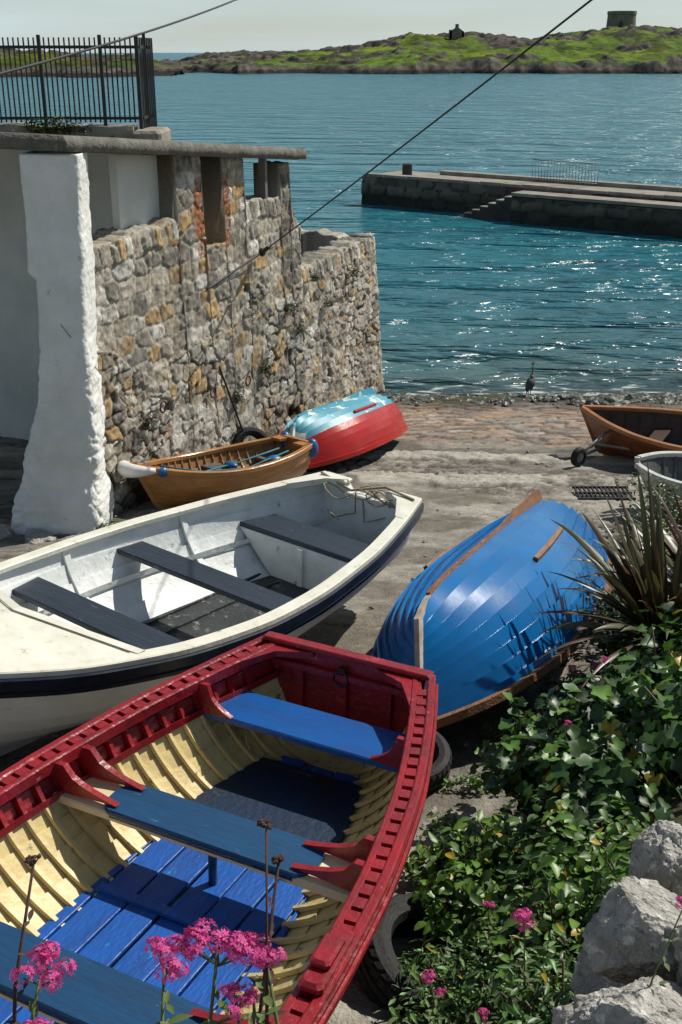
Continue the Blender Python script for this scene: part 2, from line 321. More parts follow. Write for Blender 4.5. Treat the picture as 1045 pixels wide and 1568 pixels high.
for i in range(22):
    c=P1+pd*(a0+i*.14)+pn*2.2; mb.tube([(c.x,c.y,1.15),(c.x,c.y,2.1)],.012,4)
for z in(1.3,2.08):
    a=P1+pd*a0+pn*2.2;b=P1+pd*(a0+21*.14)+pn*2.2; mb.tube([(a.x,a.y,z),(b.x,b.y,z)],.018,4)
mb.obj('handrail',[m_rail],pier)

# ------------------------------------------------------------------ boathouse masonry
A=Vector((-2.78,11.95,0)); Bp=Vector((.90,20.6,0)); ad=(Bp-A).normalized(); WL=(Bp-A).length
an=Vector((ad.y,-ad.x,0))
R=.55
Ls=WL-R
du=.016
us=np.arange(0,Ls,du); path=[]
for u in us: path.append((A.x+ad.x*u,A.y+ad.y*u,an.x,an.y))
c=A+ad*Ls-an*R
for k in range(1,36):
    th=k/35*math.pi/2; nx=an*math.cos(th)+ad*math.sin(th); path.append((c.x+nx.x*R,c.y+nx.y*R,nx.x,nx.y))
e=Vector((path[-1][0],path[-1][1],0)); ln=-an
for k in range(1,70): q=e+ln*k*.04; path.append((q.x,q.y,ad.x,ad.y))
path=np.array(path); seg=np.r_[0,np.cumsum(np.hypot(np.diff(path[:,0]),np.diff(path[:,1])))]
WS=WL
def topz(u):
    s=u/WS
    z=np.full(u.shape,4.30)-.1*ss(.12,.0,s)
    z=np.where((s>.225)&(s<.293),5.14-.095*(u-2),z); z=np.where((s>=.293)&(s<.352),3.86,z); z=np.where((s>=.352)&(s<.412),5.1-.095*(u-2),z)
    z=np.where((s>.532)&(s<.562),4.74,z)
    z=np.where(s>=.562,np.interp(s,[.562,.60,.62,.68,2],[4.2,3.75,3.05,3.12,3.2]),z)
    return z
NV=210
U=np.repeat(seg[None,:],NV,0)
jag=(vn(seg/.16,seg*0,3)-.5)*.09+(vn(seg/.05,seg*0,13)-.5)*.03
T=topz(seg)+jag
G0=gz(0,path[:,1])-.35
tt=np.linspace(0,1,NV)[:,None]; Vz=G0[None,:]+(T-G0)[None,:]*tt
warp=(fbm(U*1.1,Vz*1.1,3,2)-.5)*.5; wa=(fbm(U*6,Vz*6,3,62)-.5); wb_=(fbm(U*6,Vz*6,3,63)-.5)
up=ss(2.75,3.05,Vz+(fbm(U*.8,Vz*0,2,9)-.5)*.8)
big=fbm(U*.9,Vz*.9,2,29)>.52
f1,e1,i1=cells((U+warp*.3)/.18+wa*.8,(Vz+warp*.25)/.11+wb_*1.0,31,.47,.5,3)
f1b,e1b,i1b=cells((U+warp*.3)/.30+wa*.6,(Vz+warp*.25)/.18+wb_*.8,37,.47,.5,3)
e1=np.where(big,e1b,e1); i1=np.where(big,i1b,i1)
f2,e2,i2=cells(U/.34+wa*.25,(Vz+warp*.06)/.21+wb_*.30,51,.32,.5,5)
E=np.where(up>.5,e2,e1); ID=np.where(up>.5,i2,i1)
cop=(Vz>T[None,:]-.24)&(((T[None,:]>4.05)&(T[None,:]<4.5))|(U>WS*.6))
f3,e3,i3=cells(U/.13+wa*.25+(Vz-T[None,:])*1.5,(Vz-T[None,:])/.5,71,.15,0); E=np.where(cop,e3,E); ID=np.where(cop,i3,ID)
fine=fbm(U*18,Vz*18,4,5); med=fbm(U*4,Vz*4,4,15)
g=np.where(up>.5,ss(.05,.15,E),ss(.02,.17,E))
mort_fill=ss(.42,.58,fbm(U*1.3,Vz*1.3,3,88))
disp=np.where(up>.5,g*(.004+.018*ID),(g*(.010+.036*ID)+(1-g)*mort_fill*.016))+(fine-.5)*.030+(med-.5)*.05
disp=np.where(cop,g*.03*(.3+ID)+(fine-.5)*.02,disp)
hole=(h2(np.floor(ID*9973),np.floor(ID*1310),8)>.992)&(~cop)&(U<WS*.9)
disp=np.where(hole&(E>.06),-.07,disp)
bat=np.where(U>WS*.6,.075,.02)*(Vz-1)
D=disp-bat
PX=path[None,:,0]+path[None,:,2]*D; PY=path[None,:,1]+path[None,:,3]*D
cl=pal(ID,[(.38,.33,.26),(.46,.41,.33),(.29,.255,.21),(.54,.49,.41),(.44,.32,.19),(.25,.23,.20),(.42,.37,.29),(.58,.55,.48),(.33,.30,.26),(.48,.33,.17),(.64,.61,.56),(.38,.355,.31),(.30,.275,.24),(.44,.40,.34)])
mort=np.array([.48,.45,.38])*(.6+.7*fine)[...,None]
mdark=np.array([.09,.078,.06])*(.6+.8*fine)[...,None]
mlow=mdark*(1-mort_fill)[...,None]+mort*mort_fill[...,None]
mm=np.where((up>.5)[...,None],mort,mlow)
cl=cl*(.30+1.4*fine)[...,None]*(.66+.68*med)[...,None]
white=ss(.56,.68,fbm(U*1.6,Vz*1.6,4,44))*ss(3.1,2.4,Vz)*(.3+.7*g)*.7
cl=cl*(1-white[...,None])+np.array([.64,.62,.56])*white[...,None]
cc=mm*(1-g[...,None])+cl*g[...,None]
cc=np.where((hole&(E>.06))[...,None],np.array([.03,.026,.02]),cc)
cc=np.where(cop[...,None],cc*1.1+.02,cc)
sg=ss(.30,.0,Vz-G0[None,:]-.45)*.75; cc=cc*(1-sg[...,None])+np.array([.03,.032,.018])*sg[...,None]
s_=U/WS; br=(((s_>.272)&(s_<.293))|((s_>.352)&(s_<.366)))&(Vz>3.8)&(Vz<4.75)&(fine>.38)
bk=np.mod(Vz/.08,1)>.14
cc=np.where((br&bk)[...,None],np.array([.40,.14,.065])*(.5+.9*fine)[...,None],cc)
pm=ss(.66,.72,fbm(U*3,Vz*3,4,81))*ss(2.3,1.7,Vz)*(U<1.6); cc=cc*(1-pm[...,None]*.6)+np.array([.42,.10,.05])*pm[...,None]*.6
stain=ss(.55,.72,fbm(U*2.5,Vz*.25,3,66))*.5; cc=cc*(1-stain[...,None]*.5)
rows=[np.stack([PX,PY,Vz],-1)]; crow=[cc]
TW=.42
for k in range(1,9):
    q=k/8*TW; off=D[-1]-q; zz=T+(vn(seg/.1,seg*0+k,9)-.5)*.03
    rows.append(np.stack([path[:,0]+path[:,2]*off,path[:,1]+path[:,3]*off,zz],-1)[None]); crow.append((cc[-1]*.9)[None])
for k in range(1,5):
    zz=T+(G0-T)*k/4; off=D[-1]-TW
    rows.append(np.stack([path[:,0]+path[:,2]*off,path[:,1]+path[:,3]*off,zz],-1)[None]); crow.append((cc[-1]*.7)[None])
m_wall=M('rubble_masonry',(1,1,1),(.74,.72,.68),scale=26,rough=.92,bump=.7,bscale=70,attr=True,spec=.2)
house=empty('stone_boathouse')
gridobj('masonry_wall',np.concatenate(rows),np.concatenate(crow),m_wall,parent=house)

m_white=M('limewash',(.80,.80,.77),(.64,.65,.61),scale=2.2,rough=.85,bump=1,bscale=14,c3=(.40,.38,.32),c3amt=.18,c3scale=3.5)
m_white2=M('interior_limewash',(.74,.75,.71),(.56,.57,.53),scale=.9,rough=.9,bump=.5,bscale=7,c3=(.34,.34,.30),c3amt=.18,c3scale=1.5,c3w=.2)
m_roof=M('roof_concrete',(.19,.18,.15),(.10,.095,.08),scale=5,rough=.95,bump=.8,bscale=25,c3=(.28,.26,.18),c3amt=.2,c3scale=8)
secs=[(.6,-3.82,-2.66,11.35,12.3),(1.2,-3.76,-2.70,11.42,12.3),(1.7,-3.62,-2.72,11.50,12.3),(2.2,-3.46,-2.72,11.56,12.3),(2.7,-3.32,-2.73,11.6,12.3),(3.2,-3.24,-2.73,11.64,12.3),(3.98,-3.22,-2.70,11.68,12.3),(4.06,-3.30,-2.69,11.70,12.3),(4.6,-3.28,-2.68,11.75,12.3),(5.3,-3.27,-2.66,11.75,12.3)]
zs=np.linspace(.6,5.24,260); S=np.array(secs); rows=[]
for z in zs:
    xl,xr,yf,yb=[np.interp(z,S[:,0],S[:,i]) for i in(1,2,3,4)]
    ring=[]; lowk=min(1,max(0,(3.6-z)/.8))
    for k in range(120):
        a=k/120*2*math.pi; ca,sa=math.cos(a),math.sin(a); pw=.28
        x=(xl+xr)/2+(xr-xl)/2*math.copysign(abs(ca)**pw,ca); y=(yf+yb)/2+(yb-yf)/2*math.copysign(abs(sa)**pw,sa)
        p=Vector((x,y,z)); nn=mnoise.fractal(p*2.0,1,2,4)*.03*(.6+lowk)
        dd=mnoise.voronoi(p*7)[0]; nn+=lowk*.055*min(.35,dd[1]-dd[0]); nn+=mnoise.noise(p*18)*.007
        ring.append((x+ca*nn,y+sa*nn,z))
    rows.append(ring)
mb=MB(); mb.grid(rows,0,True,True,True); mb.obj('white_buttress',[m_white],house)
mb=MB()
lf=-an
def pt(u,v,z):
    q=A+ad*u+lf*v; return (q.x,q.y,z)
def prism(mb,u0,u1,v0,v1,z0a,z0b,z1a,z1b,mat=0):
    mb.add([pt(u0,v0,z0a),pt(u1,v0,z0b),pt(u1,v1,z0b),pt(u0,v1,z0a),pt(u0,v0,z1a),pt(u1,v0,z1b),pt(u1,v1,z1b),pt(u0,v1,z1a)],[(3,2,1,0),(4,5,6,7),(0,1,5,4),(1,2,6,5),(2,3,7,6),(3,0,4,7)],mat)
us2=np.linspace(-.28,5.5,200); rows=[]
def rz(u): return 5.26-.093*u
for u in us2:
    j=mnoise.noise(Vector((u*2.2,0,0)))*.03+mnoise.noise(Vector((u*8,5,0)))*.012; j2=mnoise.noise(Vector((u*3,9,0)))*.015; rows.append([pt(u,-.12+j,rz(u)+j2),pt(u,-.14+j,rz(u)+.08),pt(u,-.11+j,rz(u)+.15+j2),pt(u,3,rz(u)+.2),pt(u,7,rz(u)+.2),pt(u,7,rz(u))])
mb.grid(rows,0,True,True,True); mb.obj('roof_slab',[m_roof],house)
mb=MB()
prism(mb,3.4,3.6,.42,7,.3,.3,4.93,4.93,0)
prism(mb,1.25,2.12,.30,.40,4.0,4.0,5.12,5.05,0)
prism(mb,3.93,4.95,.62,.72,3.8,3.8,4.86,4.78,0)
mb.obj('interior_wall',[m_white2],house)
mb=MB()
prism(mb,-.02,.13,-.02,.4,4.2,4.2,5.26,5.25,0)
prism(mb,4.45,4.52,.02,.12,4.3,4.3,4.84,4.83,1)
mb.obj('corner_stone_jamb',[M('jamb_stone',(.30,.25,.18),(.16,.13,.10),scale=9,rough=.9,bump=1,bscale=30),M('timber_post',(.20,.18,.15))],house)
mb=MB(); prism(mb,3.33,3.39,2.3,2.75,4.45,4.45,4.72,4.72,0); mb.obj('air_vent',[m_iron],house)

m_rw=M('old_render',(.33,.30,.24),(.20,.18,.14),scale=2.5,rough=.95,bump=1,bscale=14,c3=(.07,.08,.03),c3amt=.25,c3scale=3)
mb=MB(); rows=[]
for i in range(90):
    x=-12+i/89*8.45; t=5.02+.1*mnoise.noise(Vector((x*1.5,0,0))); y0=20+.05*mnoise.noise(Vector((x*2,3,0)))
    rows.append([(x,y0,-.5),(x,y0,2.5),(x,y0-.02,t-.1),(x,y0+.03,t),(x,y0+.5,t+.02),(x,y0+.5,-.5)])
mb.grid(rows,0,False,True,True)
mb.box((-3.28,20.3,3),(.5,1.2,3.95),0,bev=.05)
mb.obj('retaining_wall',[m_rw])
mb=MB()
x0,x1=-10.2,-3.46; yb=20.25
n=int((x1-x0)/.085)
for i in range(n+1):
    x=x0+(x1-x0)*i/n; big_=(i%12==0)
    if big_: mb.box((x,yb,5.72),(.055,.05,1.5),0)
    else: mb.tube([(x,yb,5.08),(x,yb,6.43)],.014,4,smooth=False)
for z in(5.15,6.28): mb.box(((x0+x1)/2,yb,z),(x1-x0,.03,.05),0)
for i in range(9):
    y=yb+.1+i*.12; mb.tube([(x1+.03+i*.01,y,4.9),(x1+.03+i*.01,y,6.43)],.014,4,smooth=False)
mb.box((x1+.05,yb+.6,5.72),(.05,.05,1.6),0); mb.box((x1+.02,yb-.02,5.6),(.06,.06,1.75),0)
for z in(5.15,6.28): mb.box((x1+.05,yb+.6,z),(.03,1.1,.05),0)
mb.obj('iron_railing_fence',[m_iron])

# ------------------------------------------------------------------ boats
class Hull:
    def __init__(s,L,B,D,tab,ss_=.1,sb=.3,kb=.12,ks=.05,rake=.25,n=8,lap=.012,vee=.25):
        s.L,s.B,s.D=L,B,D; s.ss,s.sb,s.kb,s.ks,s.rake,s.n,s.lap,s.vee=ss_,sb,kb,ks,rake,n,lap,vee
        xs=np.linspace(0,1,401); b=np.interp(xs,[t[0] for t in tab],[t[1] for t in tab])
        k=np.exp(-np.linspace(-2,2,61)**2); k/=k.sum(); pad=np.r_[2*b[0]-b[30:0:-1],b,2*b[-1]-b[-2:-32:-1]]; s.bt=np.convolve(pad,k,'valid'); s.bt=np.maximum(s.bt,.012); s.xs=xs
    def b(s,t): return float(np.interp(t,s.xs,s.bt))*s.B/2
    def rim(s,t): return s.D+(s.ss*((.45-t)/.45)**2 if t<.45 else s.sb*((t-.45)/.55)**2)
    def pt(s,t,q,side=1,off=0):
        def base(q):
            q=max(0,q); w=min(1,max(0,(t-.5)/.5)); w=w*w*(3-2*w); wv=s.vee+(1-s.vee)*w
            a=q*math.pi/2; px=(math.sin(a)**.85)*(1-wv*.75)+q**1.05*wv*.75; pz=(1-math.cos(a))**.92*(1-wv*.75)+q**.95*wv*.75
            zk=s.kb*max(0,(t-.7)/.3)**2+s.ks*max(0,(.35-t)/.35)**2; zr=s.rim(t)
            z=zk+(zr-zk)*pz; y=s.L*t-s.rake*(1-pz)*max(0,(t-.75)/.25)**2
            return s.b(t)*px,y,z
        x,y,z=base(q)
        if off:
            x1,_,z1=base(q+.01);x0,_,z0=base(max(0,q-.01)); dx,dz=x1-x0,z1-z0; l=math.hypot(dx,dz) or 1; x+=off*dz/l; z-=off*dx/l
            if x<0: x=0
        return (side*x,y,z)
    def hw(s,t,z,off=-.02):
        lo,hi=0,1
        for _ in range(20):
            m=(lo+hi)/2
            if s.pt(t,m,1,off)[2]<z: lo=m
            else: hi=m
        return s.pt(t,lo,1,off)[0]
    def skin(s,mb,outer=True,th=.018,mats=None,N=44,q1=1.0,t1=1.0,sub=3):
        for side in(1,-1):
            for i in range(s.n):
                m=mats(i) if mats else 0
                qa,qb=i/s.n*q1,(i+1)/s.n*q1; rows=[];ris=[]
                for k in range(N+1):
                    t=t1*k/N; base=0 if outer else -th
                    fl=min(1,(1-t)*8+.15)
                    rows.append([s.pt(t,qa+(qb-qa)*j/sub,side,base+s.lap*fl*(1-j/sub)) for j in range(sub+1)])
                    ris.append([s.pt(t,qb,side,base),s.pt(t,qb,side,base+s.lap*fl)])
                mb.grid(rows,m,True)
                if i<s.n-1: mb.grid(ris,(mats(i+1) if mats else 0),False)
    def rail(s,mb,xi,xo,z0,z1,mat=0,t0=0,t1=1,N=44,sides=(1,-1)):
        for side in sides:
            rows=[]
            for k in range(N+1):
                t=t0+(t1-t0)*k/N; p=Vector(s.pt(t,1,side)); e=.004
                a=Vector(s.pt(max(0,t-e),1,side)); b=Vector(s.pt(min(1,t+e),1,side)); tg=(b-a); nn=Vector((tg.y,-tg.x,0)).normalized()*side
                def cl(v): 
                    if v.x*side<0: v.x=0
                    return v
                up=Vector((0,0,1)); bv=min(.008,(xo-xi)*.2)
                rows.append([cl(p+nn*xo+up*z0),cl(p+nn*xo+up*(z1-bv)),cl(p+nn*(xo-bv)+up*z1),cl(p+nn*(xi+bv)+up*z1),cl(p+nn*xi+up*(z1-bv)),cl(p+nn*xi+up*z0)])
            mb.grid(rows,mat,False,True,True)
    def transom(s,mb,th=.03,mat=0,crown=.03,mati=None,notch=0,y=0):
        K=14; pts=[s.pt(0,k/K,1,-.004) for k in range(K+1)]; top=[]
        for k in range(1,12):
            f=1-2*k/12; z=s.rim(0)+crown*(1-f*f)
            if notch and abs(f)<.42: z-=notch
            top.append((s.b(0)*f,0,z))
        prof=pts+top+[(-p[0],p[1],p[2]) for p in reversed(pts[1:])]
        n=len(prof); vs=[(p[0],y-.005,p[2]) for p in prof]+[(p[0],y+th,p[2]) for p in prof]
        mb.add(vs,[tuple(range(n))],mat); mb.add(vs,[tuple(range(2*n-1,n-1,-1))],mat if mati is None else mati)
        mb.add(vs,[(i,n+i,n+(i+1)%n,(i+1)%n) for i in range(n)],mat)
    def keel(s,mb,w=.03,d=.05,mat=0,t0=0,t1=1,skeg=0,stem=True,N=40):
        rows=[]
        cs=[]
        for k in range(N+1):
            t=t0+(t1-t0)*k/N; p=s.pt(t,0,1); dd=d+skeg*max(0,(.35-t)/.35); cs.append((Vector((0,p[1],p[2])),Vector((0,p[1],p[2]-dd))))
        if stem:
            for k in range(1,21):
                q=k/20; p=s.pt(1,q,1); cs.append((Vector((0,p[1]-.02,p[2])),Vector((0,p[1]+d*.8,p[2]-d*.25*(1-q)))))
            a,b=cs[-1]; cs.append((a+Vector((0,0,.05)),b+Vector((0,0,.05))))
        for a,b in cs: rows.append([(w/2,a.y,a.z),(w/2*.7,b.y,b.z),(-w/2*.7,b.y,b.z),(-w/2,a.y,a.z)])
        mb.grid(rows,mat,False,True,True)
    def rib(s,mb,t,w=.022,th=.014,inset=-.02,qa=.08,qb=1,mat=0,K=14):
        for side in(1,-1):
            rows=[]
            for k in range(K+1):
                q=qa+(qb-qa)*k/K; a=Vector(s.pt(t,q,side,inset)); b=Vector(s.pt(t,q,side,inset-th)); e=Vector((0,w/2,0))
                rows.append([a-e,b-e*.8,b+e*.8,a+e])
            mb.grid(rows,mat,False,True,True)
    def thwart(s,mb,t,z,wd,th=.035,mat=0,mate=None,endl=0,off=-.02):
        a=t-wd/2/s.L; b=t+wd/2/s.L
        ha,hb=s.hw(a,z,off),s.hw(b,z,off)
        y0,y1=a*s.L,b*s.L
        def seg(f0,f1,m,dz=0,rnd=False):
            N=18
            hm=(ha+hb)/2
            pts=[]
            if not rnd: pts=[(ha*f0,y0),(ha*f1,y0),(hb*f1,y1),(hb*f0,y1)]
            else:
                rr=(y1-y0)/2; ym=(y0+y1)/2; xe=hm*f1
                for k in range(N+1):
                    an_=-math.pi/2+math.pi*k/N; pts.append((xe-rr*.55+rr*.55*math.cos(an_),ym+rr*math.sin(an_)))
                for k in range(N+1):
                    an_=math.pi/2+math.pi*k/N; pts.append((-xe+rr*.55+rr*.55*math.cos(an_),ym+rr*math.sin(an_)))
            c=.008; my=(y0+y1)/2
            lo=[(x,y,z-th+dz) for x,y in pts]; hi=[(x,y,z-c+dz) for x,y in pts]
            tp=[(x*.995,my+(y-my)*.95,z+dz) for x,y in pts]
            mb.grid([lo,hi,tp],m,False,True,True)
        if mate is None: seg(-1,1,mat)
        else:
            e=1-endl/max(ha,.1); seg(-1,1,mate,-.006); seg(-e,e,mat,.010,True)
    def knee(s,mb,t,z,side,h=.2,l=.3,w=.03,mat=0,off=-.02):
        K=10; out=[];inn=[]
        zr=s.rim(t)
        for k in range(K+1):
            zz=zr-(zr-z)*k/K; out.append((s.hw(t,zz,off),zz))
        xb=out[-1][0]
        for k in range(K+1):
            inn.append((xb-l+(l-.05)*(1-math.cos(k/K*math.pi/2)), z+.02+(zr-z-.02)*(1-math.sqrt(max(0,1-(k/K)**2)))))
        y=t*s.L
        fs=[]; o2=[out[k] for k in range(K,-1,-1)]; i2=inn; vv=[]
        for yy in(y-w/2,y+w/2):
            for k in range(K+1): vv.append((side*o2[k][0],yy,o2[k][1]))
            for k in range(K+1): vv.append((side*i2[k][0],yy,i2[k][1]))
        n=K+1
        for k in range(K):
            fs.append((k,k+1,n+k+1,n+k)); fs.append((2*n+k,3*n+k,3*n+k+1,2*n+k+1))
            fs.append((n+k,n+k+1,3*n+k+1,3*n+k)); 
        fs.append((0,n,3*n,2*n)); fs.append((K,2*n+K,3*n+K,n+K))
        mb.add(vv,fs,mat)
def place(root,stern_pt,local_pt,axis,pitch=0,roll=0):
    h=math.atan2(-axis[0],axis[1])
    R_=Matrix.Rotation(h,4,'Z')@Matrix.Rotation(math.radians(pitch),4,'X')@Matrix.Rotation(math.radians(roll),4,'Y')
    root.matrix_world=Matrix.Translation(Vector(stern_pt)-R_.to_3x3()@Vector(local_pt))@R_
TAB=[(0,.53),(.1,.72),(.2,.855),(.35,.975),(.48,1),(.62,.94),(.76,.76),(.88,.46),(1,.02)]
TABR=[(0,.50),(.08,.66),(.18,.82),(.30,.94),(.42,1),(.54,1.02),(.66,.96),(.78,.78),(.9,.45),(1,.02)]

# --- red rowing boat
m_red=M('red_paint',(.32,.012,.018),(.17,.009,.013),scale=5,rough=.36,bump=.35,bscale=22,c3=(.44,.12,.11),c3amt=.2,c3scale=13,coat=.12)
m_cream=M('cream_paint',(.70,.56,.25),(.50,.385,.165),scale=4,rough=.5,bump=.25,bscale=25,c3=(.20,.15,.075),c3amt=.25,c3scale=9)
m_cream2=M('cream_seat',(.74,.63,.40),(.58,.47,.27),scale=6,rough=.5,bump=.2,bscale=30,stretch=(.3,1,1),c3=(.3,.22,.12),c3amt=.18,c3scale=12)
m_cobalt=M('cobalt_floor',(.006,.10,.44),(.005,.06,.27),scale=3,rough=.48,bump=.25,bscale=24,c3=(.03,.28,.44),c3amt=.24,c3scale=4,stretch=(2.4,.8,1))
m_navy=M('navy_seat',(.009,.064,.155),(.006,.042,.105),scale=5,rough=.42,bump=.2,bscale=24,c3=(.14,.24,.32),c3amt=.14,c3scale=18,stretch=(.5,2,1))
m_dkfl=M('shaded_sole',(.006,.026,.07),(.010,.018,.035),scale=4,rough=.5,bump=.3,bscale=26,c3=(.05,.08,.09),c3amt=.22,c3scale=7)  # navy stern panel, darkened to hold the shadow on the floorboards
m_blueseat=M('blue_seat',(.004,.088,.33),(.003,.06,.24),scale=5,rough=.42,bump=.2,bscale=24,c3=(.12,.25,.44),c3amt=.13,c3scale=16,stretch=(.5,2,1))
red=empty('red_rowing_boat')
H=Hull(5.2,1.98,.60,TABR,.10,.26,.12,.06,.3,n=9,lap=.010,vee=.25)
mb=MB(); H.skin(mb,True,mats=lambda i:0); H.skin(mb,False,th=.02,mats=lambda i:1 if i<7 else 0,sub=1); H.transom(mb,.035,0,.02)
H.keel(mb,.05,.06,0)
mb.obj('hull_planking',[m_red,m_cream],red)
mb=MB()
H.rail(mb,.0,.045,-.05,.028,0); H.rail(mb,-.085,-.05,-.045,.02,0)
for side in(1,-1):
    for k in range(58):
        t=.03+k*.0162; p=Vector(H.pt(t,1,side)); a=Vector(H.pt(t-.004,1,side)); b=Vector(H.pt(t+.004,1,side)); tg=(b-a).normalized(); nn=Vector((tg.y,-tg.x,0)).normalized()*side
        rot=Matrix((Vector((tg.x,tg.y,0)).normalized(),Vector((-tg.y,tg.x,0)).normalized(),Vector((0,0,1)))).transposed()
        c=p-nn*.025; mb.box((c.x,c.y,c.z-.012),(.062,.052,.058),0,rot)
H.rail(mb,.045,.062,-.06,-.03,0)
for side in(1,-1):
    rows=[]
    for k in range(41):
        t=.01+.97*k/40; a=Vector(H.pt(t,.775,side,-.028)); b=Vector(H.pt(t,.775,side,-.058)); u=Vector((0,0,.02)); rows.append([a-u,b-u,b+u,a+u])
    mb.grid(rows,0,False,True,True)
mb.box((0,.018,H.rim(0)+.03),(2*H.b(0)+.06,.075,.03),0,bev=.006)
mb.box((0,.06,H.rim(0)-.09),(2*H.b(0)-.08,.03,.035),0)
for sx in(-.28,0,.28): mb.box((sx,.05,.38),(.06,.03,.5),0)
for side in(1,-1):
    b0=H.b(0)
    mb.add([(side*(b0-.02),.05,H.rim(0)+.012),(side*(b0-.30),.05,H.rim(0)+.012),(side*(b0-.10),.13,H.rim(0)+.008),(side*(H.b(.075)-.07),.38,H.rim(.075)+.012),(side*H.b(.075),.38,H.rim(.075)+.012),
            (side*(b0-.02),.05,H.rim(0)-.03),(side*(b0-.30),.05,H.rim(0)-.03),(side*(b0-.10),.13,H.rim(0)-.03),(side*(H.b(.075)-.07),.38,H.rim(.075)-.03),(side*H.b(.075),.38,H.rim(.075)-.03)],
           [(0,1,2),(0,2,4),(2,3,4),(7,6,5),(9,7,5),(9,8,7),(1,6,7,2),(2,7,8,3),(3,8,9,4)],0)
for side in(1,-1):
    for t in(.41,.66,):
        p=Vector(H.pt(t,1,side)); a=Vector(H.pt(t-.01,1,side)); b=Vector(H.pt(t+.01,1,side)); ang=math.atan2((b-a).y,(b-a).x)
        rot=Matrix.Rotation(ang,3,'Z'); c=p-Vector((side*.02,0,0)); mb.box((c.x,c.y,c.z+.045),(.34,.10,.05),0,rot,bev=.02); mb.box((c.x,c.y,c.z+.085),(.17,.085,.04),0,rot,bev=.018)
ths=[(.275,.46,.26),(.485,.46,.28)]
for t,z,wd in ths:
    for side in(1,-1):
        for o in(-.085,.085): H.knee(mb,t+o/H.L,z,side,l=.36,w=.034,mat=0)
H.knee(mb,.11,.47,1,l=.2,w=.03); H.knee(mb,.11,.47,-1,l=.2,w=.03)
mb.obj('gunwales_and_knees',[m_red],red)
mb=MB()
t=.045
while t<.97:
    H.rib(mb,t,.028,.020,-.022,.10,.77,1); H.rib(mb,t,.032,.026,-.022,.79,.985,0); t+=.0225
mb.obj('ribs',[m_red,m_cream],red)
mb=MB()
H.thwart(mb,.082,.49,.32,.035,0)
mb.obj('stern_seat',[m_blueseat],red)
mb=MB()
for t,z,wd in ths: H.thwart(mb,t,z,wd,.04,0,1,.24)
mb.tube([(0,ths[0][0]*H.L,.1),(0,ths[0][0]*H.L,.43)],.022,10,0)
mb.tube([(0,ths[1][0]*H.L,.1),(0,ths[1][0]*H.L,.43)],.022,10,0)
mb.obj('thwarts',[m_navy,m_cream2],red)
mb=MB()
zf=.15
edges=[-.62,-.44,-.265,-.09,.09,.265,.44,.62]
for i in range(7):
    a,b=edges[i]+.007,edges[i+1]-.007
    rows=[]; dz=random.uniform(-.006,.006)
    for k in range(26):
        y=.30+(4.4-.30)*k/25; w_=H.hw(y/H.L,zf,-.02)-.01
        a2=max(-w_,min(w_,a)); b2=max(-w_,min(w_,b))
        rows.append([(a2,y,zf-.018+dz),(b2,y,zf-.018+dz),(b2,y,zf-.003+dz),(b2-min(.004,(b2-a2)/3),y,zf+dz),(a2+min(.004,(b2-a2)/3),y,zf+dz),(a2,y,zf-.003+dz)])
    mb.grid(rows,0,False,True,True)
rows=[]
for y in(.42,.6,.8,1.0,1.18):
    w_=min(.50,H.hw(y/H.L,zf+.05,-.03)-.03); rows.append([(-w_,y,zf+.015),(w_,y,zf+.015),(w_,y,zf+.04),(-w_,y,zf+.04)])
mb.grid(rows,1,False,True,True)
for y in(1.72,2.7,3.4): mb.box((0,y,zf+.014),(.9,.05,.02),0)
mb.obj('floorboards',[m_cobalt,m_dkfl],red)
mb=MB()
pts=[(math.cos(a*math.pi/8)*.045,.075,.60+math.sin(a*math.pi/8)*.045) for a in range(17)]; mb.tube(pts,.007,6); mb.box((0,.06,.65),(.04,.03,.03))
mb.obj('ring_bolt',[m_iron],red)
place(red,(.035,5.54,3.0),(0,0,H.rim(0)),(-.445,-.895),pitch=3.0,roll=0)

# --- white dinghy
m_wp=M('white_paint',(.80,.81,.77),(.66,.67,.63),scale=3,rough=.42,bump=.12,bscale=18,c3=(.38,.37,.32),c3amt=.16,c3scale=7)
m_wpin=M('white_interior',(.80,.82,.80),(.62,.64,.62),scale=4,rough=.5,bump=.3,bscale=22,c3=(.28,.28,.24),c3amt=.23,c3scale=5)
m_wr=M('cream_gunwale',(.80,.78,.67),(.64,.62,.51),scale=5,rough=.4,bump=.15,bscale=20,c3=(.34,.31,.22),c3amt=.2,c3scale=10)
m_nv=M('navy_rub',(.008,.012,.022),(.015,.02,.03),rough=.3,coat=.4,scale=8)
m_gseat=M('grey_seat',(.024,.036,.055),(.014,.022,.036),scale=6,rough=.5,bump=.2,bscale=22,c3=(.13,.15,.17),c3amt=.17,c3scale=14,stretch=(.5,2,1))
m_gfloor=M('deck_floor',(.045,.05,.05),(.018,.022,.024),scale=3.5,rough=.55,bump=.4,bscale=25,c3=(.2,.2,.19),c3amt=.32,c3scale=8)
wb=empty('white_rowing_boat')
TW_=[(0,.49),(.1,.66),(.22,.83),(.38,.97),(.5,1),(.64,.93),(.78,.74),(.9,.42),(1,.02)]
W=Hull(5.0,2.12,.72,TW_,.08,.28,.12,.05,.3,n=7,lap=.016,vee=.2)
mb=MB(); W.skin(mb,True,mats=lambda i:0,sub=2); W.skin(mb,False,th=.03,mats=lambda i:1,sub=2); W.transom(mb,.06,0,.0,1,notch=.10); W.keel(mb,.06,.07,0)
mb.obj('hull',[m_wp,m_wpin],wb)
mb=MB(); W.rail(mb,-.075,.03,-.01,.03,0); W.rail(mb,.0,.05,-.085,-.012,1); W.rail(mb,-.01,.03,-.14,-.11,1)
for sx in(1,-1): mb.box((sx*(W.b(0)*.72),.04,W.rim(0)+.012),(W.b(0)*.58,.12,.035),0,bev=.01)
